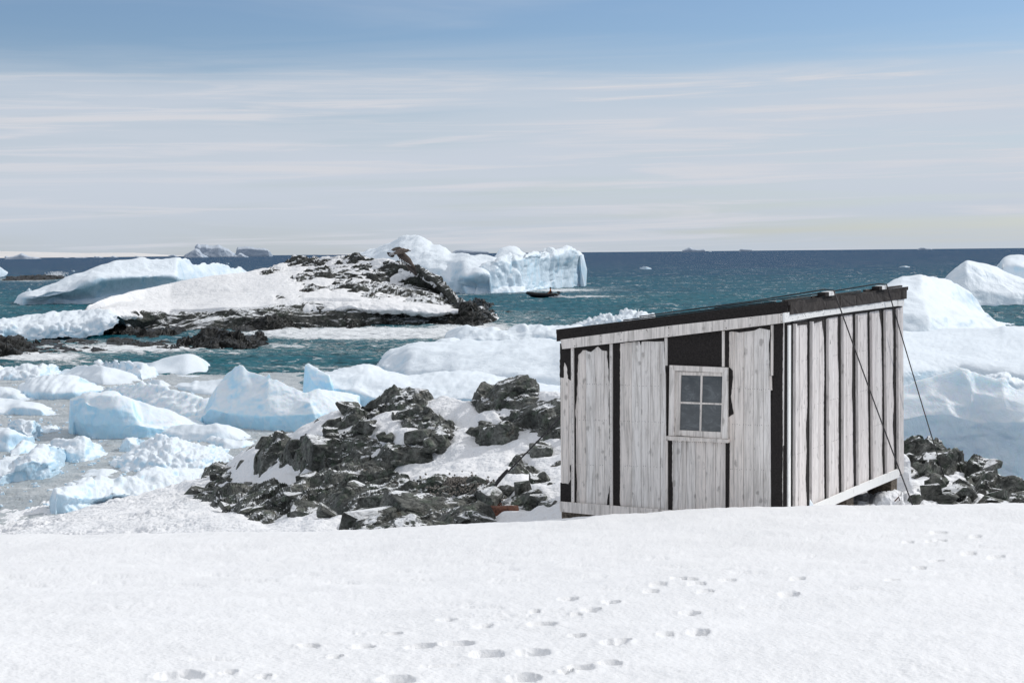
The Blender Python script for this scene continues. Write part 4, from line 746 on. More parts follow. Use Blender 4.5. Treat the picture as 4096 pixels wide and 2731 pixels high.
# ---- right of the hut
m0 = [(2950, 2110, 18.5), (3600, 2110, 18.8), (4500, 2105, 20)]
mB = [(2950, 2010, 21), (3400, 1985, 22), (3800, 1965, 23), (4096, 2000, 23), (4500, 2020, 23)]
mD = [(2950, 1870, 26), (3400, 1870, 26), (3560, 1840, 26), (3616, 1806, 26), (3653, 1792, 26), (3719, 1800, 26), (3851, 1856, 25.5), (3968, 1875, 25), (4012, 1920, 25), (4096, 1975, 25), (4500, 2085, 25)]
b2 = loft('x', [absrow(m0), absrow(mB), absrow(mD)], None, back=4, res=1.5, cs=3, rs=4, cap=False, only=True, under=0)
px, py = proj(b2)
C2 = [(3480, 1960, S), (3560, 1990, S), (3650, 1960, S * .9), (3620, 2010, S), (3500, 2010, S), (3700, 1985, S * .3), (3640, 1890, K * .3), (3650, 1800, K), (3700, 1850, K), (3800, 1880, K), (3900, 1900, K), (3750, 1950, K), (3850, 1980, K), (3950, 1960, K), (4050, 1990, K), (4000, 2010, K), (3800, 2010, K * .8), (3600, 2020, K * .2), (4090, 2020, K), (4300, 2050, K), (3400, 1930, K * .4), (3300, 1990, S), (3100, 2000, S),
      (3820, 1905, S * .35), (3870, 1950, S * .5), (3790, 1930, S * .2), (3930, 2010, S * .2), (3700, 2040, S * .4), (4020, 1940, S * .2), (3780, 1995, S * .2), (4096, 1930, K * .2)]
mask = shep(px, py, C2, p=3.6, eps=12)
rock = b2 + np.array([0, 0, 1.0]) * (np.clip(mask, -1, 1) * .22 - .03)[..., None]
rock = disp(rock, [('blocks', .40, .75, 3, (.8, 1, 1.2), (.1, -.5, .85))], 33, fade=np.clip(mask + .6, .2, 1.2))
rock = disp(rock, [('fbm', .012, .12, 3)], 24)
gridmesh('rock_ground', rock, M['rock'], shore, smooth=False)
snow = b2 + np.array([0, 0, 1.0]) * (np.clip(-mask, -.6, 1) * .10 + .0)[..., None]
snow = disp(snow, [('fbm', .08, .9, 3), ('billow', .05, .3, 2)], 35)
gridmesh('snow_cover', snow, M['snow_shore'], shore)
# ---- boulders that can be told apart
def boulder_mesh(k, flat=1.0):
    r_ = random.Random(100 + k); bm = bmesh.new()
    n = r_.choice((10, 12, 14, 16))
    for i in range(n):
        v = Vector((r_.uniform(-1, 1), r_.uniform(-1, 1), r_.uniform(-1, 1)))
        v = v / (max(abs(v.x), abs(v.y), abs(v.z)) ** .75 * v.length ** .25)
        bm.verts.new((v.x * .6, v.y * .5, v.z * .42 * flat))
    res = bmesh.ops.convex_hull(bm, input=bm.verts[:])
    bmesh.ops.delete(bm, geom=[g for g in res['geom_interior'] if isinstance(g, bmesh.types.BMVert)], context='VERTS')
    bmesh.ops.bevel(bm, geom=bm.edges[:], offset=.035, segments=1, affect='EDGES', profile=.5, clamp_overlap=True)
    bmesh.ops.recalc_face_normals(bm, faces=bm.faces)
    me = bpy.data.meshes.new('boulder'); bm.to_mesh(me); bm.free(); me.materials.append(M['rock']); return me
BM = [boulder_mesh(k, 1.0 if k % 3 else .6) for k in range(16)]
def boulder(x, y, D, size, k=None, rot=None, parent=shore, sink=.0):
    me = BM[rr.randrange(16) if k is None else k]; o = bpy.data.objects.new('boulder', me)
    p = Vector(unp(x, y, D)); o.location = (p.x, p.y, p.z - sink * size); o.scale = (size * rr.uniform(.85, 1.25), size * rr.uniform(.8, 1.1), size * rr.uniform(.75, 1.1))
    o.rotation_euler = (rr.uniform(-.35, .35), rr.uniform(-.35, .35), rr.uniform(0, 6.28)) if rot is None else rot
    link(o); child(o, parent); return o
rr = random.Random(5)
for (x, y, D, s) in [(x_, y_, D_, s_ * (.8 if s_ > .5 else .9)) for x_, y_, D_, s_ in [(1303, 1812, 30.6, 1.0), (1398, 1790, 30.5, .75), (1608, 2015, 23.2, 1.15), (1555, 1700, 31.2, .85), (1500, 1700, 31.4, .6), (1232, 2045, 25.6, .72), (1340, 2040, 24.5, .7), (1490, 2030, 23.8, .6), (1385, 1640, 33.6, .75), (1650, 1680, 30.8, .6),
                     (898, 2038, 31.5, .52), (1700, 2085, 22.0, 1.3), (1500, 2100, 21.7, 1.2), (1850, 2070, 22.2, .7), (1930, 2080, 21.9, .42), (1945, 1805, 28.3, .42), (2075, 1905, 25.6, .62), (2140, 1930, 24.8, .7), (2170, 1820, 26.6, .62), (2100, 1825, 26.9, .3), (2205, 1742, 27.8, .24),
                     (1200, 2075, 25.8, .5), (1100, 2080, 27, .42), (2100, 2040, 21.6, .9), (2190, 2060, 20.9, .6), (2000, 1990, 23.2, .5), (1905, 1955, 24, .32), (1860, 1962, 24.4, .45), (1768, 1960, 25, .5), (1060, 1770, 35.5, .5), (1180, 1860, 32.6, .6), (1100, 1850, 33.6, .55), (1480, 1855, 29.3, .7), (1600, 1830, 29, .8), (1700, 1815, 29, .7), (1790, 1730, 29.8, .6), (1860, 1725, 29.4, .55), (1980, 1740, 29, .8), (2060, 1765, 28.6, .6), (2210, 1690, 28.2, .8)]]:
    boulder(x, y, D, s)
gm = np.argwhere((py * 0 + 1) > 0)
basep = base; bpx, bpy_ = proj(base); bmask = shep(bpx, bpy_, CT, p=3.6, eps=16)
cand = np.argwhere((bmask > .15) & (bpx > 700) & (bpx < 2400) & (bpy_ < 2160) & (np.arange(base.shape[0])[:, None] < base.shape[0] - 18))
for i in range(195):
    a, b = cand[rr.randrange(len(cand))]; p = base[a, b]; s = rr.uniform(.11, .30) * rr.choice((1, 1, 1, 1.6))
    o = boulder(bpx[a, b], bpy_[a, b], p[1], s); o.location = (p[0], p[1], p[2] + .10 + .10 * s)
cand = np.argwhere((mask > .1) & (px > 3400) & (px < 4200) & (np.arange(b2.shape[0])[:, None] < b2.shape[0] - 18))
for i in range(48):
    a, b = cand[rr.randrange(len(cand))]; p = b2[a, b]; s = rr.uniform(.12, .42)
    o = boulder(px[a, b], py[a, b], p[1], s); o.location = (p[0], p[1], p[2] + .10 + .1 * s)
for x, y, D, s in [(3720, 1985, 21.5, .42), (3790, 2000, 21.3, .4), (3660, 2010, 21.0, .25), (3860, 1960, 22.5, .45), (3560, 1950, 22, .3), (3655, 1795, 26, .55), (3480, 1965, 21.8, .28)]: boulder(x, y, D, s)
# pebbles between the rocks
pts = []
for i in range(900):
    x = rr.gauss(1840, 70); y = rr.gauss(1985, 20); j = np.argmin((bpx - x) ** 2 + (bpy_ - y) ** 2) if i < 260 else None
    if j is not None: a, b = divmod(int(j), bpx.shape[1]); p = base[a, b]
    q = Vector((p[0] + rr.uniform(-.25, .25), p[1] + rr.uniform(-.25, .25), p[2] + .13 + rr.uniform(0, .05))); pts.append((q, rr.uniform(.010, .026)))
M['pebble'] = plain('pebbles', (.16, .145, .13), .85, nscale=18, var=.6)
o = droplets('pebbles', pts, M['pebble']); tag(o, 'patch of pale pebbles between the rocks left of the hut', 'pebbles', kind='stuff')

# ------------------------------------------------------------------ foreground snow
cr = [(-500, 2166), (0, 2161), (600, 2150), (1000, 2144), (1500, 2137), (2000, 2108), (2400, 2078), (2700, 2058), (3100, 2041), (3400, 2034), (3700, 2029), (4096, 2024), (4600, 2022)]
def row(y, D, j=0): return ('abs', [(x, y + (c - 2090) * j, D) for x, c in cr])
P = loft('x', [row(2860, 5.4), row(2731, 6.1, .1), row(2560, 7.2, .25), row(2400, 8.9, .45), row(2290, 10.8, .6), row(2200, 12.9, .8), ('abs', [(x, y, 15.2) for x, y in cr])], None, back=5, res=1.02, cs=8, rs=6, cap=False, only=True, under=0, maxcols=1150,
         backrows=((.25, .965), (.6, .80), (1.0, .45)))
P = disp(P, [('fbm', .035, 2.6, 3), ('fbm', .012, .5, 3), ('fbm', .0045, .07, 2, (1, 1.0, 1))], 61)
fx = lambda X, Y: (X * 1.7415, 2100 + Y * 1.743)
PR = [(1305, 170, 1.0), (1403, 177, .9), (1355, 191, .8), (1245, 227, 1.1), (1110, 231, .9), (1025, 217, .9), (1325, 252, .8), (970, 278, 1.25), (1048, 271, 1.2), (1118, 298, 1.35), (1226, 293, 1.3), (1410, 270, 1.1), (1335, 328, .9), (1300, 336, .6), (1205, 352, 1.2), (912, 356, 1.1), (712, 277, .9), (836, 280, .9), (770, 300, .5),
      (410, 346, 1.5), (440, 349, .9), (525, 338, .6), (605, 345, .6), (1404, 315, .7), (1510, 133, .9), (1495, 152, .7), (1585, 122, .8), (1560, 120, .7), (1600, 134, .8), (1622, 153, .7), (1672, 125, .8), (1813, 157, 1.0), (1585, 202, .8), (1605, 245, .9), (1528, 250, .7), (1230, 197, .5), (905, 252, .6), (1325, 205, .5),
      (2158, 18, 1.1), (2160, 35, .9), (2140, 35, .8), (2240, 24, .9), (2043, 35, .7), (2085, 38, .6), (2225, 65, .8), (2290, 72, 1.0), (2220, 93, .9), (2112, 98, .7), (2050, 125, .8), (2150, 82, .8), (1832, 122, .7), (1430, 262, .6)]
px, py = proj(P)
for X, Y, s in PR:
    x, y = fx(X, Y); j = int(np.argmin((px - x) ** 2 + (py - y) ** 2)); a, b = divmod(j, px.shape[1]); c = P[a, b].copy()
    k = rr.uniform(.9, 1.2) * s; an = rr.uniform(-.5, .5)
    dx = P[..., 0] - c[0]; dy = P[..., 1] - c[1]; ex = (dx * math.cos(an) + dy * math.sin(an)) / (.050 * k); ey = (-dx * math.sin(an) + dy * math.cos(an)) / (.052 * k)
    r2 = ex * ex + ey * ey; sel = r2 < 12
    nz = 0; r_ = np.sqrt(r2[sel]) + .22 * perlin(P[sel] * 14, 4)
    P[..., 2][sel] -= .085 * k ** .8 * np.clip(1.25 - r_, 0, 1) ** .6 * 1.0 - .006 * np.exp(-((r_ - 1.6) / .35) ** 2)
for X, Y, L_ in [(90, 139, 85), (30, 121, 60), (265, 117, 100), (430, 137, 90), (500, 114, 100), (600, 128, 90), (785, 132, 90), (250, 132, 80), (125, 104, 70), (940, 106, 90), (1055, 88, 60), (1125, 84, 60), (1150, 101, 90), (965, 125, 90), (1165, 126, 90), (1110, 188, 100), (1395, 145, 100), (1365, 117, 60), (1560, 95, 110), (1720, 107, 90), (1865, 31, 90), (2000, 27, 80), (1925, 109, 80), (1750, 188, 110), (1980, 145, 100), (2180, 112, 90), (1955, 84, 80), (2260, 50, 100), (2290, 96, 90), (1010, 322, 90), (490, 307, 110), (840, 247, 90), (1340, 92, 80), (1855, 72, 70), (700, 113, 60), (1510, 76, 50)]:
    x, y = fx(X, Y); L_ = L_ * 1.74 / 2; sel = (np.abs(px - x) < L_) & (np.abs(py - y) < 40)
    ed = 1 - (np.abs(px[sel] - x) / L_) ** 4; yy = py[sel] - y + (px[sel] - x) * .02 * rr.choice((-1, 1)) + 3.5 * perlin(np.stack([px[sel] / 14, py[sel] * 0, py[sel] * 0 + Y], -1), 3)
    P[..., 2][sel] -= .015 * ed * np.exp(-(yy / 3.6) ** 2) * np.clip(.95 + perlin(np.stack([px[sel] / 60, py[sel] * 0, py[sel] * 0 + X], -1), 5) * .7, 0, 1.3)
P = disp(P, [('billow', .009, .09, 2)], 63, fade=np.clip(fbm(P * [1.2, 1.2, 1], 77, 2) * 2 - .8, 0, 1))
o = gridmesh('snow_field', P, M['snow']); tag(o, kind='structure')
P = np.array([[(x, y, 4.75 - .0 * y) for x in (-14, 14)] for y in (-14, 5.45)], float)
o = gridmesh('snow_field', P, M['snow']); tag(o, kind='structure')
# ------------------------------------------------------------------ the hut
d1 = Vector((-.8686, .4955, 0)); d2 = Vector((.4955, .8686, 0)); UP = Vector((0, 0, 1))
nL = -d2; nR = -d1                                    # outward normals of the two seen walls
Cxy = Vector(unp(3138, 1700, 17.0)); Cxy.z = 0
def face(px, py, d, nrm, off=0.0, org=None):
    """photo pixel -> (along wall, z)"""
    o = (org or Cxy) + nrm * off; r_ = Vector(rays(px, py)); k = (o.x * nrm.x + o.y * nrm.y) / (r_.x * nrm.x + r_.y * nrm.y)
    p = r_ * k + Vector((0, 0, EYE)); return ((p - o).dot(d), p.z)
FL = lambda pts, off=0.0: [face(x, y, d1, nL, off) for x, y in pts]
FR = lambda pts, off=0.0: [face(x, y, d2, nR, off) for x, y in pts]
hut = empty('wooden_hut', tuple(Cxy + d1 * 1.4 + d2 * 2.5 + UP * 3.2))
tag(hut, 'small weathered whitewashed plank hut with a black tar felt roof', 'hut')
def slab(name, sz, side, n0, n1, m, parent=hut):
    d, nn = (d1, nL) if side == 'L' else (d2, nR)
    a = [Cxy + d * s + UP * z + nn * n0 for s, z in sz]; b = [Cxy + d * s + UP * z + nn * n1 for s, z in sz]
    return poly_prism(name, a, b, M[m] if isinstance(m, str) else m, parent)
def lineL(y0, y1, x0=60, x1=1462):
    """z of a slanting line over the left wall given Z6 heights at its two ends"""
    (a,), (b,) = FL(Z6(x0, y0)), FL(Z6(x1, y1)); return lambda s: a[1] + (b[1] - a[1]) * (s - a[0]) / (b[0] - a[0])
topL = lineL(455, 290)                                # top of the boards (behind the fascia)
botL = lineL(1475, 1570)
def S6(x, y): return FL(Z6(x, y))[0][0]
# wall core behind everything (dark felted sheathing)
sL = S6(66, 900); sR = FR(Z7(957, 700))[0][0]
zc0 = 3.40
def coreL():
    return [(0, botL(0) - .05), (sL, botL(sL)), (sL, topL(sL) + .05), (0, topL(0) + .05)]
slab('wall_sheathing', coreL(), 'L', -.04, 0, 'felt')
def lineR(a, b):
    (p,), (q,) = FR(Z7(*a)), FR(Z7(*b)); return lambda s: p[1] + (q[1] - p[1]) * (s - p[0]) / (q[0] - p[0])
topR = lineR((215, 285), (960, 180)); botR = lineR((370, 1462), (925, 1262))
slab('wall_sheathing', [(0.0, botR(0)), (sR, botR(sR)), (sR, topR(sR)), (0.0, topR(0))], 'R', -.04, 0, 'felt')
# back walls
for a, b, za, zb in ((d1 * sL, d1 * sL + d2 * sR, topL(sL), topL(sL)), (d2 * sR, d1 * sL + d2 * sR, topR(sR) - .05, topL(sL))):
    p = Cxy + a; q = Cxy + b; inn = (Cxy + d1 * sL / 2 + d2 * sR / 2 - (p + q) / 2).normalized() * .04
    ring = [p + UP * 3.3, q + UP * 3.3, q + UP * zb, p + UP * za]
    poly_prism('back_wall', ring, [v + inn for v in ring], M['wood'], hut)
# planks of the left wall; boundaries given at the top and bottom of each board
def planksL(bt, bb, ytop=None, ybot=None, m='wood', n=.018):
    for i in range(len(bt) - 1):
        dz = rr.uniform(-.0025, .0025); g = .0022
        a0, a1 = S6(bt[i], 450) , S6(bt[i + 1], 450); b0, b1 = S6(bb[i], 1400), S6(bb[i + 1], 1400)
        def zl(s): return topL(s) - .012
        if ytop is None: t0, t1 = zl(a0), zl(a1)
        else: t0, t1 = FL(Z6(bt[i], ytop))[0][1], FL(Z6(bt[i + 1], ytop))[0][1]
        if ybot is None: c0, c1 = botL(b0) + .03, botL(b1) + .03
        else: c0, c1 = FL(Z6(bb[i], ybot))[0][1], FL(Z6(bb[i + 1], ybot))[0][1]
        slab('plank', [(b0 - g, c0), (b1 + g, c1), (a1 + g, t1), (a0 - g, t0)], 'L', 0.0005, n + dz, m)
# s grows to the left, so the larger pixel x is the smaller s; g keeps a hair joint
planksL([70, 122, 140], [72, 122, 141])
planksL([162, 180, 228, 285, 343, 384], [160, 174, 230, 288, 345, 384])
planksL([400, 442, 517, 575, 635, 694, 728], [400, 442, 517, 577, 637, 696, 735])
planksL([748, 778, 830, 858, 917, 978, 1040, 1103], [748, 770, 800, 855, 917, 980, 1042, 1104], ytop=1028)
planksL([1104, 1125, 1160, 1220, 1282, 1345, 1385], [1120, 1130, 1158, 1218, 1281, 1342, 1390])
planksL([1408, 1440, 1474], [1408, 1440, 1470])
rg = random.Random(31)
def jag(pts, step=9, amp=3.0, keep=()):
    """rough the outline given in zoom pixels"""
    out = []; n = len(pts)
    for i in range(n):
        (x0, y0), (x1, y1) = pts[i], pts[(i + 1) % n]; L_ = math.hypot(x1 - x0, y1 - y0); k = max(1, int(L_ / step)) if i not in keep else 1
        for j in range(k):
            f = j / k; a = amp if j else amp * .3; out.append((x0 + (x1 - x0) * f + (rg.uniform(-a, a) if i not in keep else 0), y0 + (y1 - y0) * f + (rg.uniform(-a, a) if i not in keep else 0)))
    return out
def feltL(pts, keep=(), n=.023, amp=2.6, m='felt'):
    q = jag(pts, 16, amp, keep); flat = [c for p in q for c in p]
    return slab('tar_paper', FL(Z6(*flat)), 'L', .0195, n, m)
# torn tar paper left over the boards
feltL([(68, 452), (142, 446), (142, 655), (136, 660), (118, 648), (110, 570), (95, 545), (92, 600), (90, 643), (66, 640)], keep=(0,))
feltL([(70, 1298), (120, 1308), (136, 1275), (131, 1190), (142, 1180), (142, 1440), (70, 1430)], keep=(4, 5, 6))
feltL([(160, 440), (386, 415), (386, 1443), (358, 1443), (374, 1360), (383, 1300), (378, 1000), (374, 780), (378, 690), (369, 560), (362, 475), (344, 473), (330, 470), (305, 447), (285, 462), (262, 482), (232, 470), (210, 470), (182, 500), (175, 650), (172, 780), (162, 850)], keep=(0, 1, 2, 21))
feltL([(160, 850), (168, 900), (167, 1200), (174, 1300), (170, 1420), (190, 1428), (160, 1428)], amp=1.0)
feltL([(400, 425), (444, 420), (442, 900), (443, 1300), (441, 1420), (447, 1450), (400, 1446)], keep=(0, 6), amp=1.6)
feltL([(442, 415), (731, 380), (731, 620), (722, 520), (718, 415), (640, 415), (580, 417), (574, 440), (566, 415), (443, 428)], keep=(0, 1), amp=1.4)
feltL([(752, 565), (748, 700), (742, 900), (738, 1006), (752, 1006)], keep=(4,), amp=1.2)
feltL([(731, 563), (756, 563), (756, 580), (745, 600), (738, 590), (733, 575)], amp=1.0, keep=(0,))
feltL([(748, 1036), (771, 1036), (771, 1200), (768, 1250), (775, 1340), (772, 1473), (745, 1470)], keep=(0, 6, 5), amp=1.4)
feltL([(1104, 1040), (1132, 1040), (1128, 1300), (1127, 1478), (1100, 1478)], keep=(0, 2, 3, 4), amp=.8)
feltL([(1086, 350), (1385, 312), (1398, 312), (1398, 600), (1384, 720), (1380, 560), (1378, 420), (1386, 345), (1350, 338), (1318, 332), (1290, 345), (1250, 352), (1190, 360), (1140, 352), (1128, 357), (1126, 575), (1150, 600), (1152, 640), (1146, 700), (1138, 760), (1146, 810), (1156, 868), (1120, 892), (1100, 892)], keep=(0, 1, 23), amp=1.4)
feltL([(1405, 305), (1466, 300), (1462, 800), (1464, 1100), (1460, 1300), (1463, 1472), (1396, 1472), (1394, 900), (1405, 630)], keep=(0, 5, 6), amp=1.2)
feltL([(745, 388), (1088, 350), (1088, 575), (750, 565)], keep=(0, 1, 2, 3))
# battens
def battenL(xt, yt, xb, yb, w=16, m='wood'):
    flat = [xt, yt, xt + w, yt, xb + w, yb, xb, yb]; slab('batten', FL(Z6(*flat)), 'L', .0235, .042, m)
battenL(141, 456, 143, 1424, 17); battenL(383, 430, 384, 1444, 17); battenL(727, 392, 727, 566, 17); battenL(729, 1034, 730, 1470, 16)
battenL(1087, 349, 1087, 574, 15); battenL(1103, 1042, 1103, 1480, 3); battenL(1393, 312, 1391, 628, 15); battenL(1383, 630, 1386, 720, 14)
# eave board, base board
def boardL(name, flat, n0, n1, m='paint'): return slab(name, FL(Z6(*flat), n1), 'L', n0, n1, m)
boardL('fascia_board', (66, 405, 745, 318, 1459, 240, 1464, 300, 745, 388, 76, 464), .044, .082, 'wood')
boardL('base_board', (58, 1419, 340, 1441, 660, 1466, 960, 1490, 1300, 1512, 1300, 1570, 700, 1530, 395, 1516, 62, 1482), .044, .066, 'wood')
# window
win = empty('window', tuple(Cxy + d1 * S6(935, 800) + UP * 4.6)); child(win, hut); win.location = Cxy + d1 * S6(935, 800) + UP * 4.6
def wpart(name, flat, n0, n1, m='wood'): return slab(name, FL(ZW(*flat), n1 * .6), 'L', n0, n1, m, win)
wpart('casing', (315, 235, 1225, 272, 1148, 350, 396, 322), .024, .062); wpart('casing', (318, 240, 397, 324, 386, 1340, 303, 1336), .024, .059)
wpart('casing', (1226, 274, 1226, 1388, 1142, 1382, 1148, 352), .024, .059)
wpart('sill', (263, 1343, 1242, 1396, 1236, 1450, 258, 1402), .02, .085, 'wood')
wpart('reveal', (396, 322, 425, 335, 405, 1338, 384, 1336), -.03, .034, 'wood')
wpart('sash', (425, 335, 492, 338, 465, 1335, 405, 1335), -.03, .030, 'wood'); wpart('sash', (492, 338, 1146, 352, 1143, 410, 490, 390), -.03, .030, 'wood')
wpart('sash', (468, 1252, 1118, 1284, 1116, 1382, 462, 1337), -.03, .030, 'wood'); wpart('sash', (1141, 408, 1147, 410, 1143, 1384, 1114, 1382), -.03, .029, 'wood')
wpart('muntin', (798, 398, 829, 400, 805, 1270, 780, 1268), -.03, .024, 'wood'); wpart('muntin', (476, 806, 1130, 832, 1129, 858, 474, 836), -.03, .0225, 'wood')
for f in ((490, 390, 800, 398, 786, 812, 476, 808), (829, 400, 1142, 410, 1128, 832, 818, 820), (476, 836, 786, 848, 780, 1262, 464, 1252), (817, 850, 1128, 858, 1117, 1284, 804, 1270)): wpart('pane', f, .004, .012, 'glass')
# nails
npts = []
def nailL(x, y): 
    s, z = FL(Z6(x, y))[0]; npts.append((Cxy + d1 * s + UP * z + nL * .020, .0042))
for ys in (915, 1195, 690):
    for x in list(range(190, 375, 13)) + list(range(450, 720, 13)) + list(range(1135, 1380, 14)):
        if rg.random() < .75: nailL(x + rg.uniform(-3, 3), ys + rg.uniform(-3, 3) + (x - 500) * .03)
for x in list(range(780, 1100, 12)): nailL(x, 1043 + (x - 780) * .02 + rg.uniform(-2, 2))
for y in range(470, 1430, 42): nailL(150, y) if 0 else npts.append((Cxy + d1 * S6(151, y) + UP * FL(Z6(151, y))[0][1] + nL * .043, .004)); npts.append((Cxy + d1 * S6(392, y) + UP * FL(Z6(392, y))[0][1] + nL * .043, .004))
for x, y in ((155, 445), (320, 418), (445, 405), (450, 360), (745, 330), (745, 378), (605, 345), (1098, 288), (1105, 332), (1260, 270), (1450, 250), (1455, 292), (150, 400), (318, 380)):
    s, z = FL(Z6(x, y), .082)[0]; npts.append((Cxy + d1 * s + UP * z + nL * .082, .008))
# ---- right wall
bt = [258, 363, 466, 558, 649, 739, 826, 904]; bb = [255, 360, 468, 562, 655, 748, 836, 910]; ends = (218, 950, 958)
def S7(x, y): return FR(Z7(x, y))[0][0]
edges_t = [222] + bt + [952]; edges_b = [218] + bb + [958]
for i in range(len(edges_t) - 1):
    k = 5 if i else 2
    for j in range(k):
        f0, f1 = j / k, (j + 1) / k; xt0 = edges_t[i] + (edges_t[i + 1] - edges_t[i]) * f0; xt1 = edges_t[i] + (edges_t[i + 1] - edges_t[i]) * f1
        xb0 = edges_b[i] + (edges_b[i + 1] - edges_b[i]) * f0; xb1 = edges_b[i] + (edges_b[i + 1] - edges_b[i]) * f1
        a0, a1, b0, b1 = S7(xt0, 300), S7(xt1, 300), S7(xb0, 1350), S7(xb1, 1350); g = .003; dz = rr.uniform(-.003, .003)
        slab('plank', [(b0 + g, botR(b0) + .02), (b1 - g, botR(b1) + .02), (a1 - g, topR(a1) - .02), (a0 + g, topR(a0) - .02)], 'R', .0005, .018 + dz, 'wood2')
def feltR(pts, keep=(), n=.024, m='felt'):
    q = jag(pts, 14, .9, keep); return slab('tar_paper', FR(Z7(*[c for p in q for c in p])), 'R', .0215, n, m)
for i, (a, b) in enumerate(zip(bt, bb)):
    w0 = (17, 17, 15, 16, 16, 14, 14, 16)[i]; ex = (0, 2, -1, 3, 1, -2, 3, 6)[i]
    yt = 305 - (a - 258) * .14; yb = 1478 - max(0, a - 300) * .40
    L_ = [(a - w0 + 2 - ex * .4, yt - 12), (a + 1, yt - 14), (b + 1, yb)]
    bo = [(b - w0 + 4, yb)] + [(b + (a - b) * f - w0 + 3 + rg.uniform(-3.5, 2.5) - (5 if rg.random() < .2 else 0), yb + (yt - yb) * f) for f in (.15, .3, .42, .55, .68, .8, .92)]
    feltR(L_ + bo, keep=(0, 1, 2), m='felt')
feltR([(216, 300), (300, 288), (430, 262), (600, 230), (820, 200), (945, 182), (945, 200), (890, 212), (800, 222), (720, 236), (640, 246), (560, 258), (480, 270), (445, 285), (400, 300), (350, 310), (262, 318), (216, 325)], keep=(0, 1, 2, 3, 4, 5), m='felt2')
feltR([(440, 285), (452, 283), (470, 450), (458, 440), (452, 380)], m='felt2'); feltR([(480, 322), (487, 360), (494, 430), (484, 444), (474, 430), (474, 360)], m='felt')
feltR([(800, 222), (815, 222), (828, 320), (824, 480), (815, 330)], m='felt2'); feltR([(884, 212), (900, 208), (904, 330), (890, 335)], m='felt2')
feltR([(476, 1060), (482, 1080), (482, 1180), (477, 1250), (472, 1250), (472, 1060)]); feltR([(749, 385), (754, 400), (750, 455), (744, 450), (744, 380)])
feltR([(236, 320), (258, 314), (256, 1470), (236, 1474)], keep=(0, 1, 2, 3), m='felt2')
for a, b in zip(bt, bb):
    yt = 306 - (a - 258) * .142; yb = 1478 - max(0, a - 300) * .405
    slab('batten', FR(Z7(a - 1, yt, a + 6, yt, b + 6, yb, b - 1, yb)), 'R', .024, .060, 'wood2')
slab('batten', FR(Z7(219, 316, 234, 314, 232, 1474, 217, 1478)), 'R', .024, .045, 'paint')
slab('corner_felt', FR(Z7(215, 300, 219, 300, 216, 1480, 212, 1480)), 'R', -.01, .03, 'felt')
slab('fascia_board', FR(Z7(217, 239, 395, 205, 396, 199, 640, 172, 925, 140, 926, 194, 660, 228, 398, 266, 217, 298), .062), 'R', .040, .062, 'paint')
slab('fascia_board', FR(Z7(929, 139, 967, 137, 967, 195, 929, 194), .058), 'R', .040, .060, 'paint')
slab('base_board', FR(Z7(366, 1456, 480, 1405, 700, 1310, 925, 1217, 938, 1222, 938, 1266, 700, 1366, 480, 1462, 366, 1500), .062), 'R', .044, .064, 'paint')
for ys, sl_ in ((545, -.16), (850, -.285), (1130, -.36), (330, -.14)):
    for x in range(262, 950, 9):
        y = ys + (x - 262) * sl_
        if rg.random() < .6: s, z = FR(Z7(x, y))[0]; npts.append((Cxy + d2 * s + UP * z + nR * .0205, .004))
for i in range(70):
    x = rg.uniform(225, 955); y = 268 - (x - 217) * .143 + rg.uniform(-42, 18) * .9; s, z = FR(Z7(x, y - 0), .062)[0]; npts.append((Cxy + d2 * s + UP * z + nR * .062, rg.uniform(.003, .007)))
o = droplets('nails', npts, M['nail']); child(o, hut); o['kind'] = 'stuff'
# ---- roof
def at2(s1, s2, z): return Cxy + d1 * s1 + d2 * s2 + UP * z
zC = FL(Z6(1466, 166), .07)[0][1]; zL = FL(Z6(62, 341), .07)[0][1]; zR = FR(Z7(950, 80), .07)[0][1]
sl1 = (zL - zC) / (S6(62, 400)); sl2 = (zR - zC) / sR
RO = .07
def roofz(s1, s2): return zC + sl1 * s1 + sl2 * s2
roof = poly_prism('roof', [at2(a, b, roofz(a, b)) for a, b in ((-RO, -RO), (sL + .015, -RO), (sL + .015, sR + .01), (-RO, sR + .01))],
                  [at2(a, b, roofz(a, b) - .05) for a, b in ((-RO, -RO), (sL + .015, -RO), (sL + .015, sR + .01), (-RO, sR + .01))], M['felt'], hut)
e1 = RO - .004; e0 = .03
slab('roof_edge_felt', [(-.05, zC - .01), (sL + .012, roofz(sL, 0) - .01), (sL + .012, FL(Z6(66, 402), .07)[0][1] - .03), (-.05, FL(Z6(1462, 238), .07)[0][1] - .02)], 'L', e0, e1, 'felt')
xs_ = [215, 290, 411, 530, 634, 636, 757, 900, 920, 952]
for i in range(len(xs_) - 1):
    if xs_[i + 1] - xs_[i] < 5: continue
    a, b = S7(xs_[i], 200), S7(xs_[i + 1], 200); q = rr.uniform(0, .008)
    n_ = 7; top = []; botm = []
    for j in range(n_):
        s = a + (b - a) * j / (n_ - 1) + (.004 if j == 0 else -.004 if j == n_ - 1 else 0); bl = e1 + q + .006 * math.sin(j * 2.3 + i)
        zt = roofz(0, s) - .004 + .005 * math.sin(j * 1.7 + i * 2); zb = FR(Z7(215 + (950 - 215) * s / sR, 0), .07)[0][1]
        zb = lineR((217, 243), (965, 142))(s) - .01; top.append((s, zt, bl)); botm.append((s, zb, bl))
    ring = [(s, z, bl) for s, z, bl in top] + [(s, z, bl) for s, z, bl in botm[::-1]]
    fr_ = [Cxy + d2 * s + UP * z + nR * bl for s, z, bl in ring]; bk = [Cxy + d2 * s + UP * z + nR * e0 for s, z, bl in ring]
    poly_prism('roof_edge_felt', fr_, bk, M['felt2'], hut)
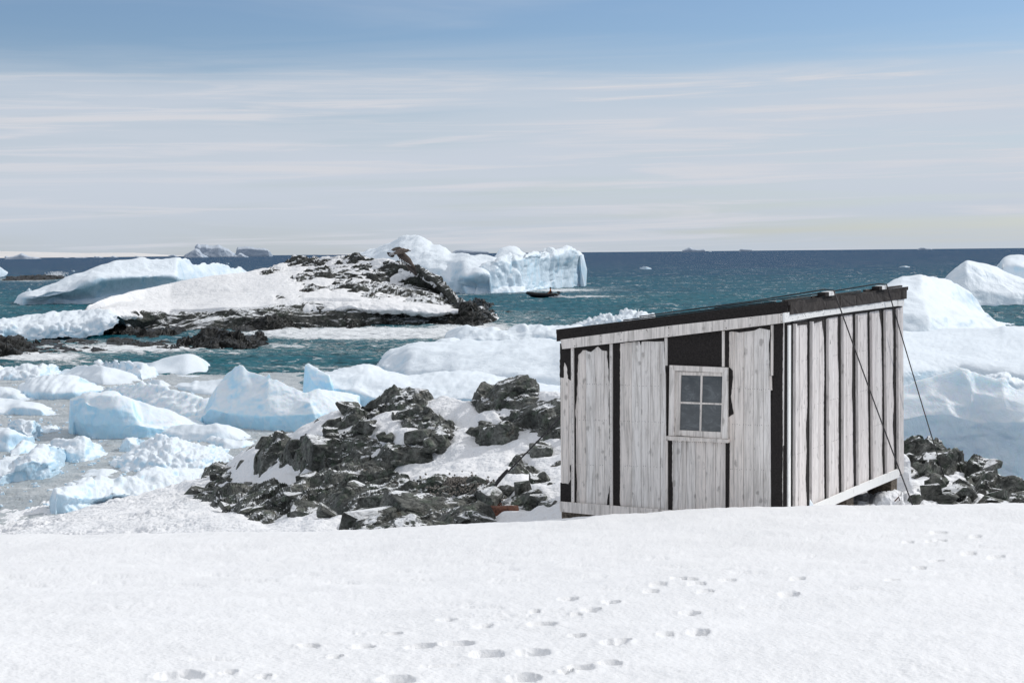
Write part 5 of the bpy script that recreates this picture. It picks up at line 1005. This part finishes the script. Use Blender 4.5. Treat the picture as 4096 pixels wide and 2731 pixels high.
# laths and ridges lying on the roof edge
def bar(name, p, q, wd, ht, m, parent=hut, upv=UP):
    p = Vector(p); q = Vector(q); a = (q - p).normalized(); b = a.cross(upv).normalized() * wd / 2; c = b.cross(a).normalized() * ht
    A = [p - b, p + b, p + b + c, p - b + c]; B = [v + (q - p) for v in A]; return poly_prism(name, A, B, M[m], parent)
for s0, s1, h in ((.05, .95, .018), (1.0, 1.75, .020), (1.9, 3.0, .016), (3.2, sR, .024)):
    bar('roof_batten', at2(.03, s0, roofz(.03, s0) + .001), at2(.03, s1, roofz(.03, s1) + .006), .04, h, 'felt2')
bar('roof_batten', at2(.1, -.03, roofz(.1, -.03) + .001), at2(2.0, -.03, roofz(2.0, -.03) + .004), .04, .014, 'felt')
for s in (FR(Z7(462, 160))[0][0], FR(Z7(796, 110))[0][0]):
    bar('wood_block', at2(-.05, s - .10, roofz(0, s) + .012), at2(-.05, s + .12, roofz(0, s) + .014), .09, .05, 'paint')
    bar('felt_wrap', at2(-.05, s - .24, roofz(0, s) + .010), at2(-.05, s - .102, roofz(0, s) + .012), .10, .045, 'felt')
# foundation piers
def block(name, c, w_, d_, h, m, parent): 
    c = Vector(c); A = [c + d1 * (a * w_ / 2) + d2 * (b * d_ / 2) for a, b in ((-1, -1), (1, -1), (1, 1), (-1, 1))]; return poly_prism(name, A, [v + UP * h for v in A], M[m], parent)
for s1, s2, zt in ((sL - .16, .18, botL(sL) - .005), (.2, sR - .3, botR(sR) - .01), (.2, 2.6, botR(2.6) - .01), (sL - .2, sR - .3, 3.45)):
    block('foundation_pier', at2(s1, s2, zt - .9), .34, .30, .9, 'concrete', hut)
poly_prism('floor_frame', [at2(a, b, min(botL(a), botR(b)) + .02) for a, b in ((.05, .05), (sL - .05, .05), (sL - .05, sR - .05), (.05, sR - .05))],
           [at2(a, b, min(botL(a), botR(b)) + .10) for a, b in ((.05, .05), (sL - .05, .05), (sL - .05, sR - .05), (.05, sR - .05))], M['felt'], hut)
# guy wires
def wire(name, a, b, r, label, sag=.02, mid=None):
    a = Vector(a); b = Vector(b); pts = [a.lerp(b, i / 16) - UP * sag * math.sin(math.pi * i / 16) for i in range(17)]
    if mid: pts = [Vector(v) for v in mid] + pts
    o = tube(name, pts, r, M['rope'], seg=6); tag(o, label, 'guy rope', 'guy ropes bracing the hut'); return o
sA = FR(Z7(470, 145))[0][0]; sB = FR(Z7(806, 98))[0][0]
ga = Vector(unp(*Z7(1035, 1480)[0], 16.6)); gb = Vector(unp(*Z8(520, 1310)[0], 22.6))
wire('guy_rope', at2(-.11, sA, roofz(0, sA) + .075), ga, .0085, 'dark rope slanting down across the whole sunlit hut wall', mid=[at2(1.6, sA - 1.9, roofz(1.6, sA - 1.9) + .03), at2(.6, sA - .8, roofz(.6, sA - .8) + .05), at2(.0, sA - .02, roofz(0, sA) + .086)])
wire('guy_rope', at2(-.11, sB, roofz(0, sB) + .075), gb, .0085, 'dark rope from the far roof corner down to the black rocks', mid=[at2(1.6, sB - 1.9, roofz(1.6, sB - 1.9) + .03), at2(.6, sB - .8, roofz(.6, sB - .8) + .05), at2(.0, sB - .02, roofz(0, sB) + .086)])
ZR = ZF(1800, 1500, 2.614)
q0 = at2(sL + .02, sR * .55, roofz(sL, sR * .55) - .05); q1 = Vector(unp(*ZR(330, 1290)[0], 22.0))
wire('guy_rope', q0, q1, .011, 'dark rope running from behind the hut down over the rocks on its left')
pt = [Vector(unp(*ZR(x, y)[0], 22.0 + .1 * i)) for i, (x, y) in enumerate(((600, 990), (560, 1040), (500, 1110), (470, 1160)))]
o = tube('turnbuckle', pt, [.018, .03, .03, .015], M['rope']); tag(o, 'thick dark turnbuckle and shackle at the foot of the left guy rope', 'turnbuckle')
# rusty scrap on the rocks
sc_ = empty('rusty_anchor', tuple(unp(*ZR(490, 1400)[0], 21.4))); tag(sc_, 'rusty iron anchor frame lying among the rocks left of the hut', 'anchor')
def rp(*f, D=21.4): return [Vector(unp(*q, D)) for q in ZR(*f)]
for f in ((400, 1400, 470, 1402, 582, 1400), (400, 1388, 500, 1378, 580, 1376), (582, 1400, 590, 1388, 578, 1376), (515, 1350, 518, 1380, 516, 1420)): child(tube('iron_bar', rp(*f), .014, M['rust'], seg=7), sc_)
rl = rp(512, 1378, 505, 1352, 520, 1338, 538, 1348, 534, 1372); child(tube('ring', rl + [rl[0]], .012, M['rust'], seg=7), sc_)
o = tube('rusty_pipe', rp(400, 1440, 500, 1452, 640, 1446, 725, 1432, D=21.2), [.11, .12, .12, .10], M['rust'], seg=12); tag(o, 'thick rust brown log like pipe half buried between rocks', 'pipe')
rw = [Vector(unp(*q, 20.4)) for q in Z8(222, 1478, 245, 1440, 272, 1412, 278, 1440)]
o = tube('rusty_wire', rw, .010, M['rust'], seg=6); tag(o, 'bent rusty wire sticking out of the snow beside the hut', 'wire')
# snow heaped against the far corner, and a spike of ice before the base board
o = loft('snow_drift', [ab(21.6, Z8(250, 1400, 290, 1405, 350, 1390)), ab(21.7, Z8(262, 1300, 290, 1300, 328, 1300)), ab(21.9, Z8(280, 1220, 300, 1172, 322, 1200))], M['snow_shore'], back=.5, under=.3, cs=0, rs=1, noise=[('fbm', .04, .25, 3)]); tag(o, 'narrow upright drift of snow against the far corner of the hut', 'snow drift')
o = loft('ice_spike', [ab(16.6, Z7(374, 1462, 388, 1468, 408, 1462)), ab(16.65, Z7(376, 1430, 388, 1435, 398, 1440)), ab(16.7, Z7(375, 1405, 379, 1407, 384, 1414))], M['ice_near'], back=.04, under=.2, cs=0, rs=0); tag(o, 'small white ice spike standing in front of the base board', 'ice spike')
o = loft('snow_drift', [ab(20.2, Z7(620, 1475, 800, 1470, 960, 1460)), ab(20.5, Z7(630, 1440, 760, 1400, 850, 1380, 960, 1390)), ab(21.4, Z7(640, 1420, 720, 1385, 800, 1350, 870, 1340, 960, 1340))], M['snow_shore'], back=.6, under=.5, cs=1, noise=[('billow', .06, .25, 3), ('fbm', .03, .3, 3)]); tag(o, 'lumpy snow heaped under the raised end of the hut', 'snow drift')
# ------------------------------------------------------------------ inflatable boat with its driver
M['rubber'] = plain('black_rubber', (.006, .0065, .008), .55, nscale=4, var=.2)
M['motor'] = plain('motor_grey', (.05, .05, .055), .4, nscale=4, var=.2)
M['orange'] = plain('orange_jacket', (.55, .16, .03), .8, nscale=8, var=.2)
M['navy'] = plain('dark_clothing', (.02, .022, .03), .8, nscale=8, var=.2)
M['skin'] = plain('skin', (.45, .27, .19), .6, nscale=8, var=.1)
M['mark'] = plain('grey_lettering', (.45, .46, .48), .7, nscale=8, var=.1)
BD = 214.0; mpp = BD / FPX
bw = Vector(unp(2170, 1190, BD)); bw.z = .02
boat = empty('inflatable_boat', tuple(bw)); tag(boat, 'black inflatable boat speeding left past the great iceberg', 'boat')
L_ = 4.6; h_ = Vector((-1, .10, 0)).normalized(); s_ = Vector((h_.y, -h_.x, 0)); 
def bp(a, b, c): return bw + h_ * a + s_ * b + UP * c
def hull_side(sg):
    return [bp(-2.35, sg * .62, .42), bp(-2.0, sg * .68, .44), bp(-1, sg * .72, .44), bp(0, sg * .72, .46), bp(.9, sg * .66, .52), bp(1.5, sg * .48, .60), bp(1.95, sg * .24, .68), bp(2.2, 0, .74)]
for sg in (-1, 1): child(tube('side_tube', hull_side(sg), [.10, .22, .25, .25, .25, .25, .24, .22], M['rubber'], seg=12), boat)
hp = []
for a, wd, zk, zt in ((-2.2, .62, -.05, .40), (-1, .68, -.10, .40), (0, .68, -.10, .42), (1.0, .55, -.02, .48), (1.6, .35, .18, .56), (2.1, .08, .50, .66)):
    hp.append([bp(a, -wd, zt), bp(a, -wd * .55, (zk + zt) * .45), bp(a, 0, zk), bp(a, wd * .55, (zk + zt) * .45), bp(a, wd, zt)])
gridmesh('hull', np.array(hp, float), M['rubber'], boat)
gridmesh('floor_board', np.array([[bp(a, b * wd, .30) for b in (-1, 1)] for a, wd in ((-2.1, .6), (0, .65), (1.2, .5))], float), M['motor'], boat)
child(poly_prism('transom', [bp(-2.1, -.6, .0), bp(-2.1, .6, .0), bp(-2.1, .6, .62), bp(-2.1, -.6, .62)], [bp(-2.05, -.6, .0), bp(-2.05, .6, .0), bp(-2.05, .6, .62), bp(-2.05, -.6, .62)], M['motor']), boat)
for i in range(6):
    a = 1.35 - i * .1; pts4 = lambda n: [bp(a, -.66 - n + i * -.01, .54), bp(a - .07, -.67 - n - i * .01, .54), bp(a - .07, -.67 - n - i * .01, .65), bp(a, -.66 - n + i * -.01, .65)]
    child(poly_prism('side_mark', pts4(.04), pts4(.06), M['mark']), boat)
mt = empty('outboard_motor', tuple(bp(-2.3, 0, .6))); mt.location = bp(-2.3, 0, .6); child(mt, boat)
child(tube('cowling', [bp(-2.05, 0, .78), bp(-2.2, 0, .82), bp(-2.45, 0, .80), bp(-2.6, 0, .70)], [.09, .14, .13, .06], M['motor'], seg=10), mt)
child(tube('motor_leg', [bp(-2.36, 0, .7), bp(-2.38, 0, .2), bp(-2.42, 0, -.2)], [.10, .06, .05], M['motor']), mt)
def skinfig(name, joints, edges, m, parent=None, sub=2):
    me = bpy.data.meshes.new(name); me.from_pydata([tuple(j[0]) for j in joints], edges, []); me.materials.append(m)
    o = bpy.data.objects.new(name, me); link(o); sk = o.modifiers.new('skin', 'SKIN'); sk.use_smooth_shade = True
    for i, j in enumerate(joints): me.skin_vertices[0].data[i].radius = (j[1], j[1] if len(j) < 3 else j[2])
    me.skin_vertices[0].data[0].use_root = True
    su = o.modifiers.new('sub', 'SUBSURF'); su.levels = su.render_levels = sub
    if parent is not None: child(o, parent)
    return o
pr = empty('person', tuple(bp(-1.2, -.35, .60))); tag(pr, 'person in an orange jacket and dark hat steering the black inflatable boat', 'person')
def pb(a, b, c): return bp(-1.2 + a, -.30 + b, .66 + c)
skinfig('body', [(pb(0, 0, .02), .17, .15), (pb(.02, 0, .28), .16, .13), (pb(.03, 0, .48), .20, .13), (pb(.03, 0, .60), .07), (pb(.04, 0, .72), .095), (pb(.03, .21, .47), .07), (pb(-.06, .27, .26), .055), (pb(-.24, .2, .14), .04), (pb(.03, -.21, .47), .07), (pb(.12, -.25, .26), .055), (pb(.28, -.14, .20), .04),
         (pb(.24, .1, .0), .10), (pb(.45, .12, .0), .075), (pb(.46, .12, -.30), .06), (pb(.24, -.1, .0), .10), (pb(.45, -.12, .0), .075), (pb(.46, -.12, -.30), .06)],
        [(0, 1), (1, 2), (2, 3), (3, 4), (2, 5), (5, 6), (6, 7), (2, 8), (8, 9), (9, 10), (0, 11), (11, 12), (12, 13), (0, 14), (14, 15), (15, 16)], M['orange'], pr)
child(tube('hat', [pb(.02, 0, .66), pb(.02, 0, .74), pb(.03, 0, .86), pb(.03, 0, .90)], [.12, .135, .12, .04], M['navy'], seg=12), pr)
child(tube('vest', [pb(.0, 0, .02), pb(.02, 0, .25), pb(.04, 0, .42)], [.19, .19, .15], M['navy'], seg=12), pr)
child(tube('trousers', [pb(0, 0, .0), pb(.2, 0, .02), pb(.46, 0, .0), pb(.47, 0, -.3)], [.18, .18, .14, .12], M['navy'], seg=10), pr)
# wake
rr = random.Random(9); pts = []
for i in range(900):
    a = rr.random() ** 1.6; x = -1.0 - a * 5.5; y = rr.uniform(-1, 1) * (.35 + .35 * a) - .55; z = max(0, .38 * math.exp(-((x + 2.2) / 1.3) ** 2) * rr.random() + .04 - abs(y + .4) * .05)
    pts.append((bp(x, y, z), rr.uniform(.025, .085)))
o = droplets('boat_wake', pts, M['foam']); tag(o, 'white churned wake behind the black inflatable boat', 'wake', kind='stuff')
# spray lumps in the surf along the island
pts = []
for cx, cy, sx_, sy_, n_ in ((1560, 1325, 260, 8, 700), (1850, 1308, 90, 5, 400), (1640, 1326, 60, 5, 200), (650, 1402, 90, 4, 200), (1960, 1268, 60, 6, 260)):
    for i in range(n_):
        x = rr.gauss(cx, sx_); y = rr.gauss(cy, sy_); D = float(seaD(x, y)); p = Vector(unp(x, y, D)); p.z = rr.random() ** 4 * .3; pts.append((p, rr.uniform(.012, .040)))
o = droplets('surf_foam', pts, M['foam']); tag(o, 'white foam tossed up by the surf along the island rocks', 'foam', kind='stuff')
# ------------------------------------------------------------------ flying young gull
def feather_mat(name, a, b, sc_=60, light=None):
    m, t = mat(name); p = wpos(t); n = t.noise(p, sc_, 4, .7); v = t.vor(p, sc_ * .8)
    c = t.mix(t.ss(n, .4, .62), a, b); c = t.mix(t.m('MULTIPLY', t.ss(v, .45, .7), .35), c, light or b)
    finish(t, Base_Color=c, Roughness=.75, Specular_IOR_Level=.2); return m
M['plume'] = feather_mat('brown_mottled_plumage', (.085, .067, .057), (.24, .195, .165), 60, (.30, .26, .22))
M['wing'] = feather_mat('dark_wing', (.060, .047, .040), (.125, .10, .085), 50)
M['dark_f'] = plain('dark_flight_feather', (.055, .044, .040), .7, nscale=60, var=.3)
M['pale_f'] = plain('pale_feather_edge', (.30, .26, .23), .75, nscale=60, var=.2)
M['rump'] = feather_mat('barred_rump', (.35, .34, .34), (.62, .61, .60), 90)
M['beak'] = plain('dark_beak', (.05, .038, .035), .4, nscale=60)
GD = 30.0
bird = empty('flying_gull', tuple(unp(*ZB(740, 610)[0], GD))); tag(bird, 'brown mottled young gull flying right over the island', 'gull')
def bz(x, y, d=0.0): return Vector(unp(*ZB(x, y)[0], GD + d))
sb_ = [(545, 665, .020), (600, 650, .032), (680, 625, .050), (760, 600, .058), (830, 590, .052), (870, 592, .038), (900, 590, .033), (925, 580, .031), (952, 583, .026), (978, 592, .010)]
child(tube('body', [bz(x, y, -.02) for x, y, r_ in sb_], [r_ for *_, r_ in sb_], M['plume'], seg=16), bird)
child(tube('beak', [bz(965, 587, -.02), bz(990, 592, -.02), bz(1015, 597, -.02), bz(1026, 604, -.02)], [.012, .010, .008, .003], M['beak'], seg=8), bird)
child(tube('eye', [bz(940, 576, -.05), bz(946, 577, -.05)], [.005, .004], M['beak'], seg=8), bird)
child(tube('rump', [bz(400, 690, 0), bz(480, 680, 0), bz(560, 665, 0), bz(600, 655, 0)], [.012, .022, .032, .034], M['rump'], seg=10), bird)
def fl(name, pts, d0, d1_, th, m, parent=bird):
    """a feather: thin closed prism, depth running from d0 at its first point to d1_ at the far end"""
    n = len(pts); x0, y0 = pts[0]; far_ = max(math.hypot(x - x0, y - y0) for x, y in pts)
    dd = [d0 + (d1_ - d0) * math.hypot(x - x0, y - y0) / far_ for x, y in pts]
    return poly_prism(name, [bz(x, y, d) for (x, y), d in zip(pts, dd)], [bz(x, y, d + th) for (x, y), d in zip(pts, dd)], M[m], parent)
for i, (tx, ty) in enumerate(((338, 652), (345, 680), (362, 708), (385, 740), (420, 765), (455, 778), (490, 780), (522, 762), (550, 720))):
    rx, ry = 540 - i * 2, 660 + i * 3; nx, ny = (ty - ry), -(tx - rx); l_ = math.hypot(nx, ny); nx, ny = nx / l_ * 17, ny / l_ * 17
    fl('tail_feather', [(rx, ry), (tx + nx + 22, ty + ny - 4), (tx + nx * .5, ty + ny * .5), (tx - nx * .5, ty - ny * .5), (tx - nx + 22, ty - ny - 4)], .01 + .003 * i, .012 + .003 * i, .004, 'dark_f')
# near wing
le = [(862, 660, .045), (900, 700, .04), (960, 755, .03), (1020, 820, .015), (1050, 880, .0), (1085, 950, -.01), (1130, 1020, -.02), (1155, 1100, -.03)]
te = [(618, 700, .06), (660, 760, .05), (725, 800, .035), (800, 855, .02), (880, 905, .0), (960, 940, -.02), (1030, 985, -.03), (1120, 1060, -.04)]
wg = empty('wing', tuple(bz(850, 800))); wg.location = bz(850, 800); child(wg, bird)
G = []
for k in range(25):
    f = k / 24; ii = np.linspace(0, 1, 8); a = [np.interp(f, ii, [q[j] for q in le]) for j in range(3)]; b = [np.interp(f, ii, [q[j] for q in te]) for j in range(3)]
    rowp = []
    for j in range(13):
        g = j / 12; d = a[2] * (1 - g) + b[2] * g - .035 * math.sin(math.pi * min(1, g * 1.3)) * (1 - .4 * f); rowp.append(tuple(bz(a[0] * (1 - g) + b[0] * g, a[1] * (1 - g) + b[1] * g, d - .25 * f)))
    G.append(rowp)
G = np.array(G); o = gridmesh('wing_coverts', G, M['wing'], None); child(o, wg); so_ = o.modifiers.new('thick', 'SOLIDIFY'); so_.thickness = .018
roots = [(700, 760), (740, 800), (785, 840), (830, 878), (870, 905), (905, 930), (940, 950), (970, 965), (1000, 985), (1030, 1005), (1055, 1030), (1075, 1050), (1095, 1065), (1110, 1080), (1125, 1095), (1135, 1110)]
tips = [(705, 850), (760, 925), (812, 985), (860, 1030), (905, 1065), (945, 1105), (980, 1160), (1015, 1195), (1045, 1215), (1070, 1235), (1095, 1262), (1120, 1285), (1145, 1308), (1168, 1322), (1190, 1318), (1203, 1290)]
for i, ((rx, ry), (tx, ty)) in enumerate(zip(roots, tips)):
    vx, vy = tx - rx, ty - ry; l_ = math.hypot(vx, vy); nx, ny = vy / l_, -vx / l_; wd = 15
    d0 = -.26 * i / 15 + .03; d1_ = d0 - .02
    fl('flight_feather', [(rx, ry), (rx + nx * wd + vx * .2, ry + ny * wd + vy * .2), (tx + nx * wd * .8 - vx * .12, ty + ny * wd * .8 - vy * .12), (tx, ty), (tx - nx * wd * .9 - vx * .15, ty - ny * wd * .9 - vy * .15), (rx - nx * wd + vx * .2, ry - ny * wd + vy * .2)], d0 + .004 * (i % 3), d1_ + .004 * (i % 3), .004, 'dark_f', wg)
    if i < 13:
        fl('feather_edge', [(rx - nx * 6 + vx * .35, ry - ny * 6 + vy * .35), (tx - nx * 8 - vx * .06, ty - ny * 8 - vy * .06), (tx - nx * 14 - vx * .14, ty - ny * 14 - vy * .14), (rx - nx * 12 + vx * .4, ry - ny * 12 + vy * .4)], d0 - .008, d1_ - .008, .003, 'pale_f', wg)
wf = empty('wing', tuple(bz(640, 530, .2))); wf.location = bz(640, 530, .2); child(wf, bird)
for i, f in enumerate(((800, 535, 740, 500, 700, 480, 640, 484, 590, 500, 640, 540, 720, 570), (700, 500, 600, 490, 520, 520, 458, 565, 500, 575, 600, 550), (680, 520, 560, 540, 470, 570, 462, 578, 530, 606, 640, 590, 700, 570))):
    q = list(zip(f[::2], f[1::2])); fl('wing_coverts', q, .03 + .02 * i, .30 + .02 * i, .012, 'plume', wf)
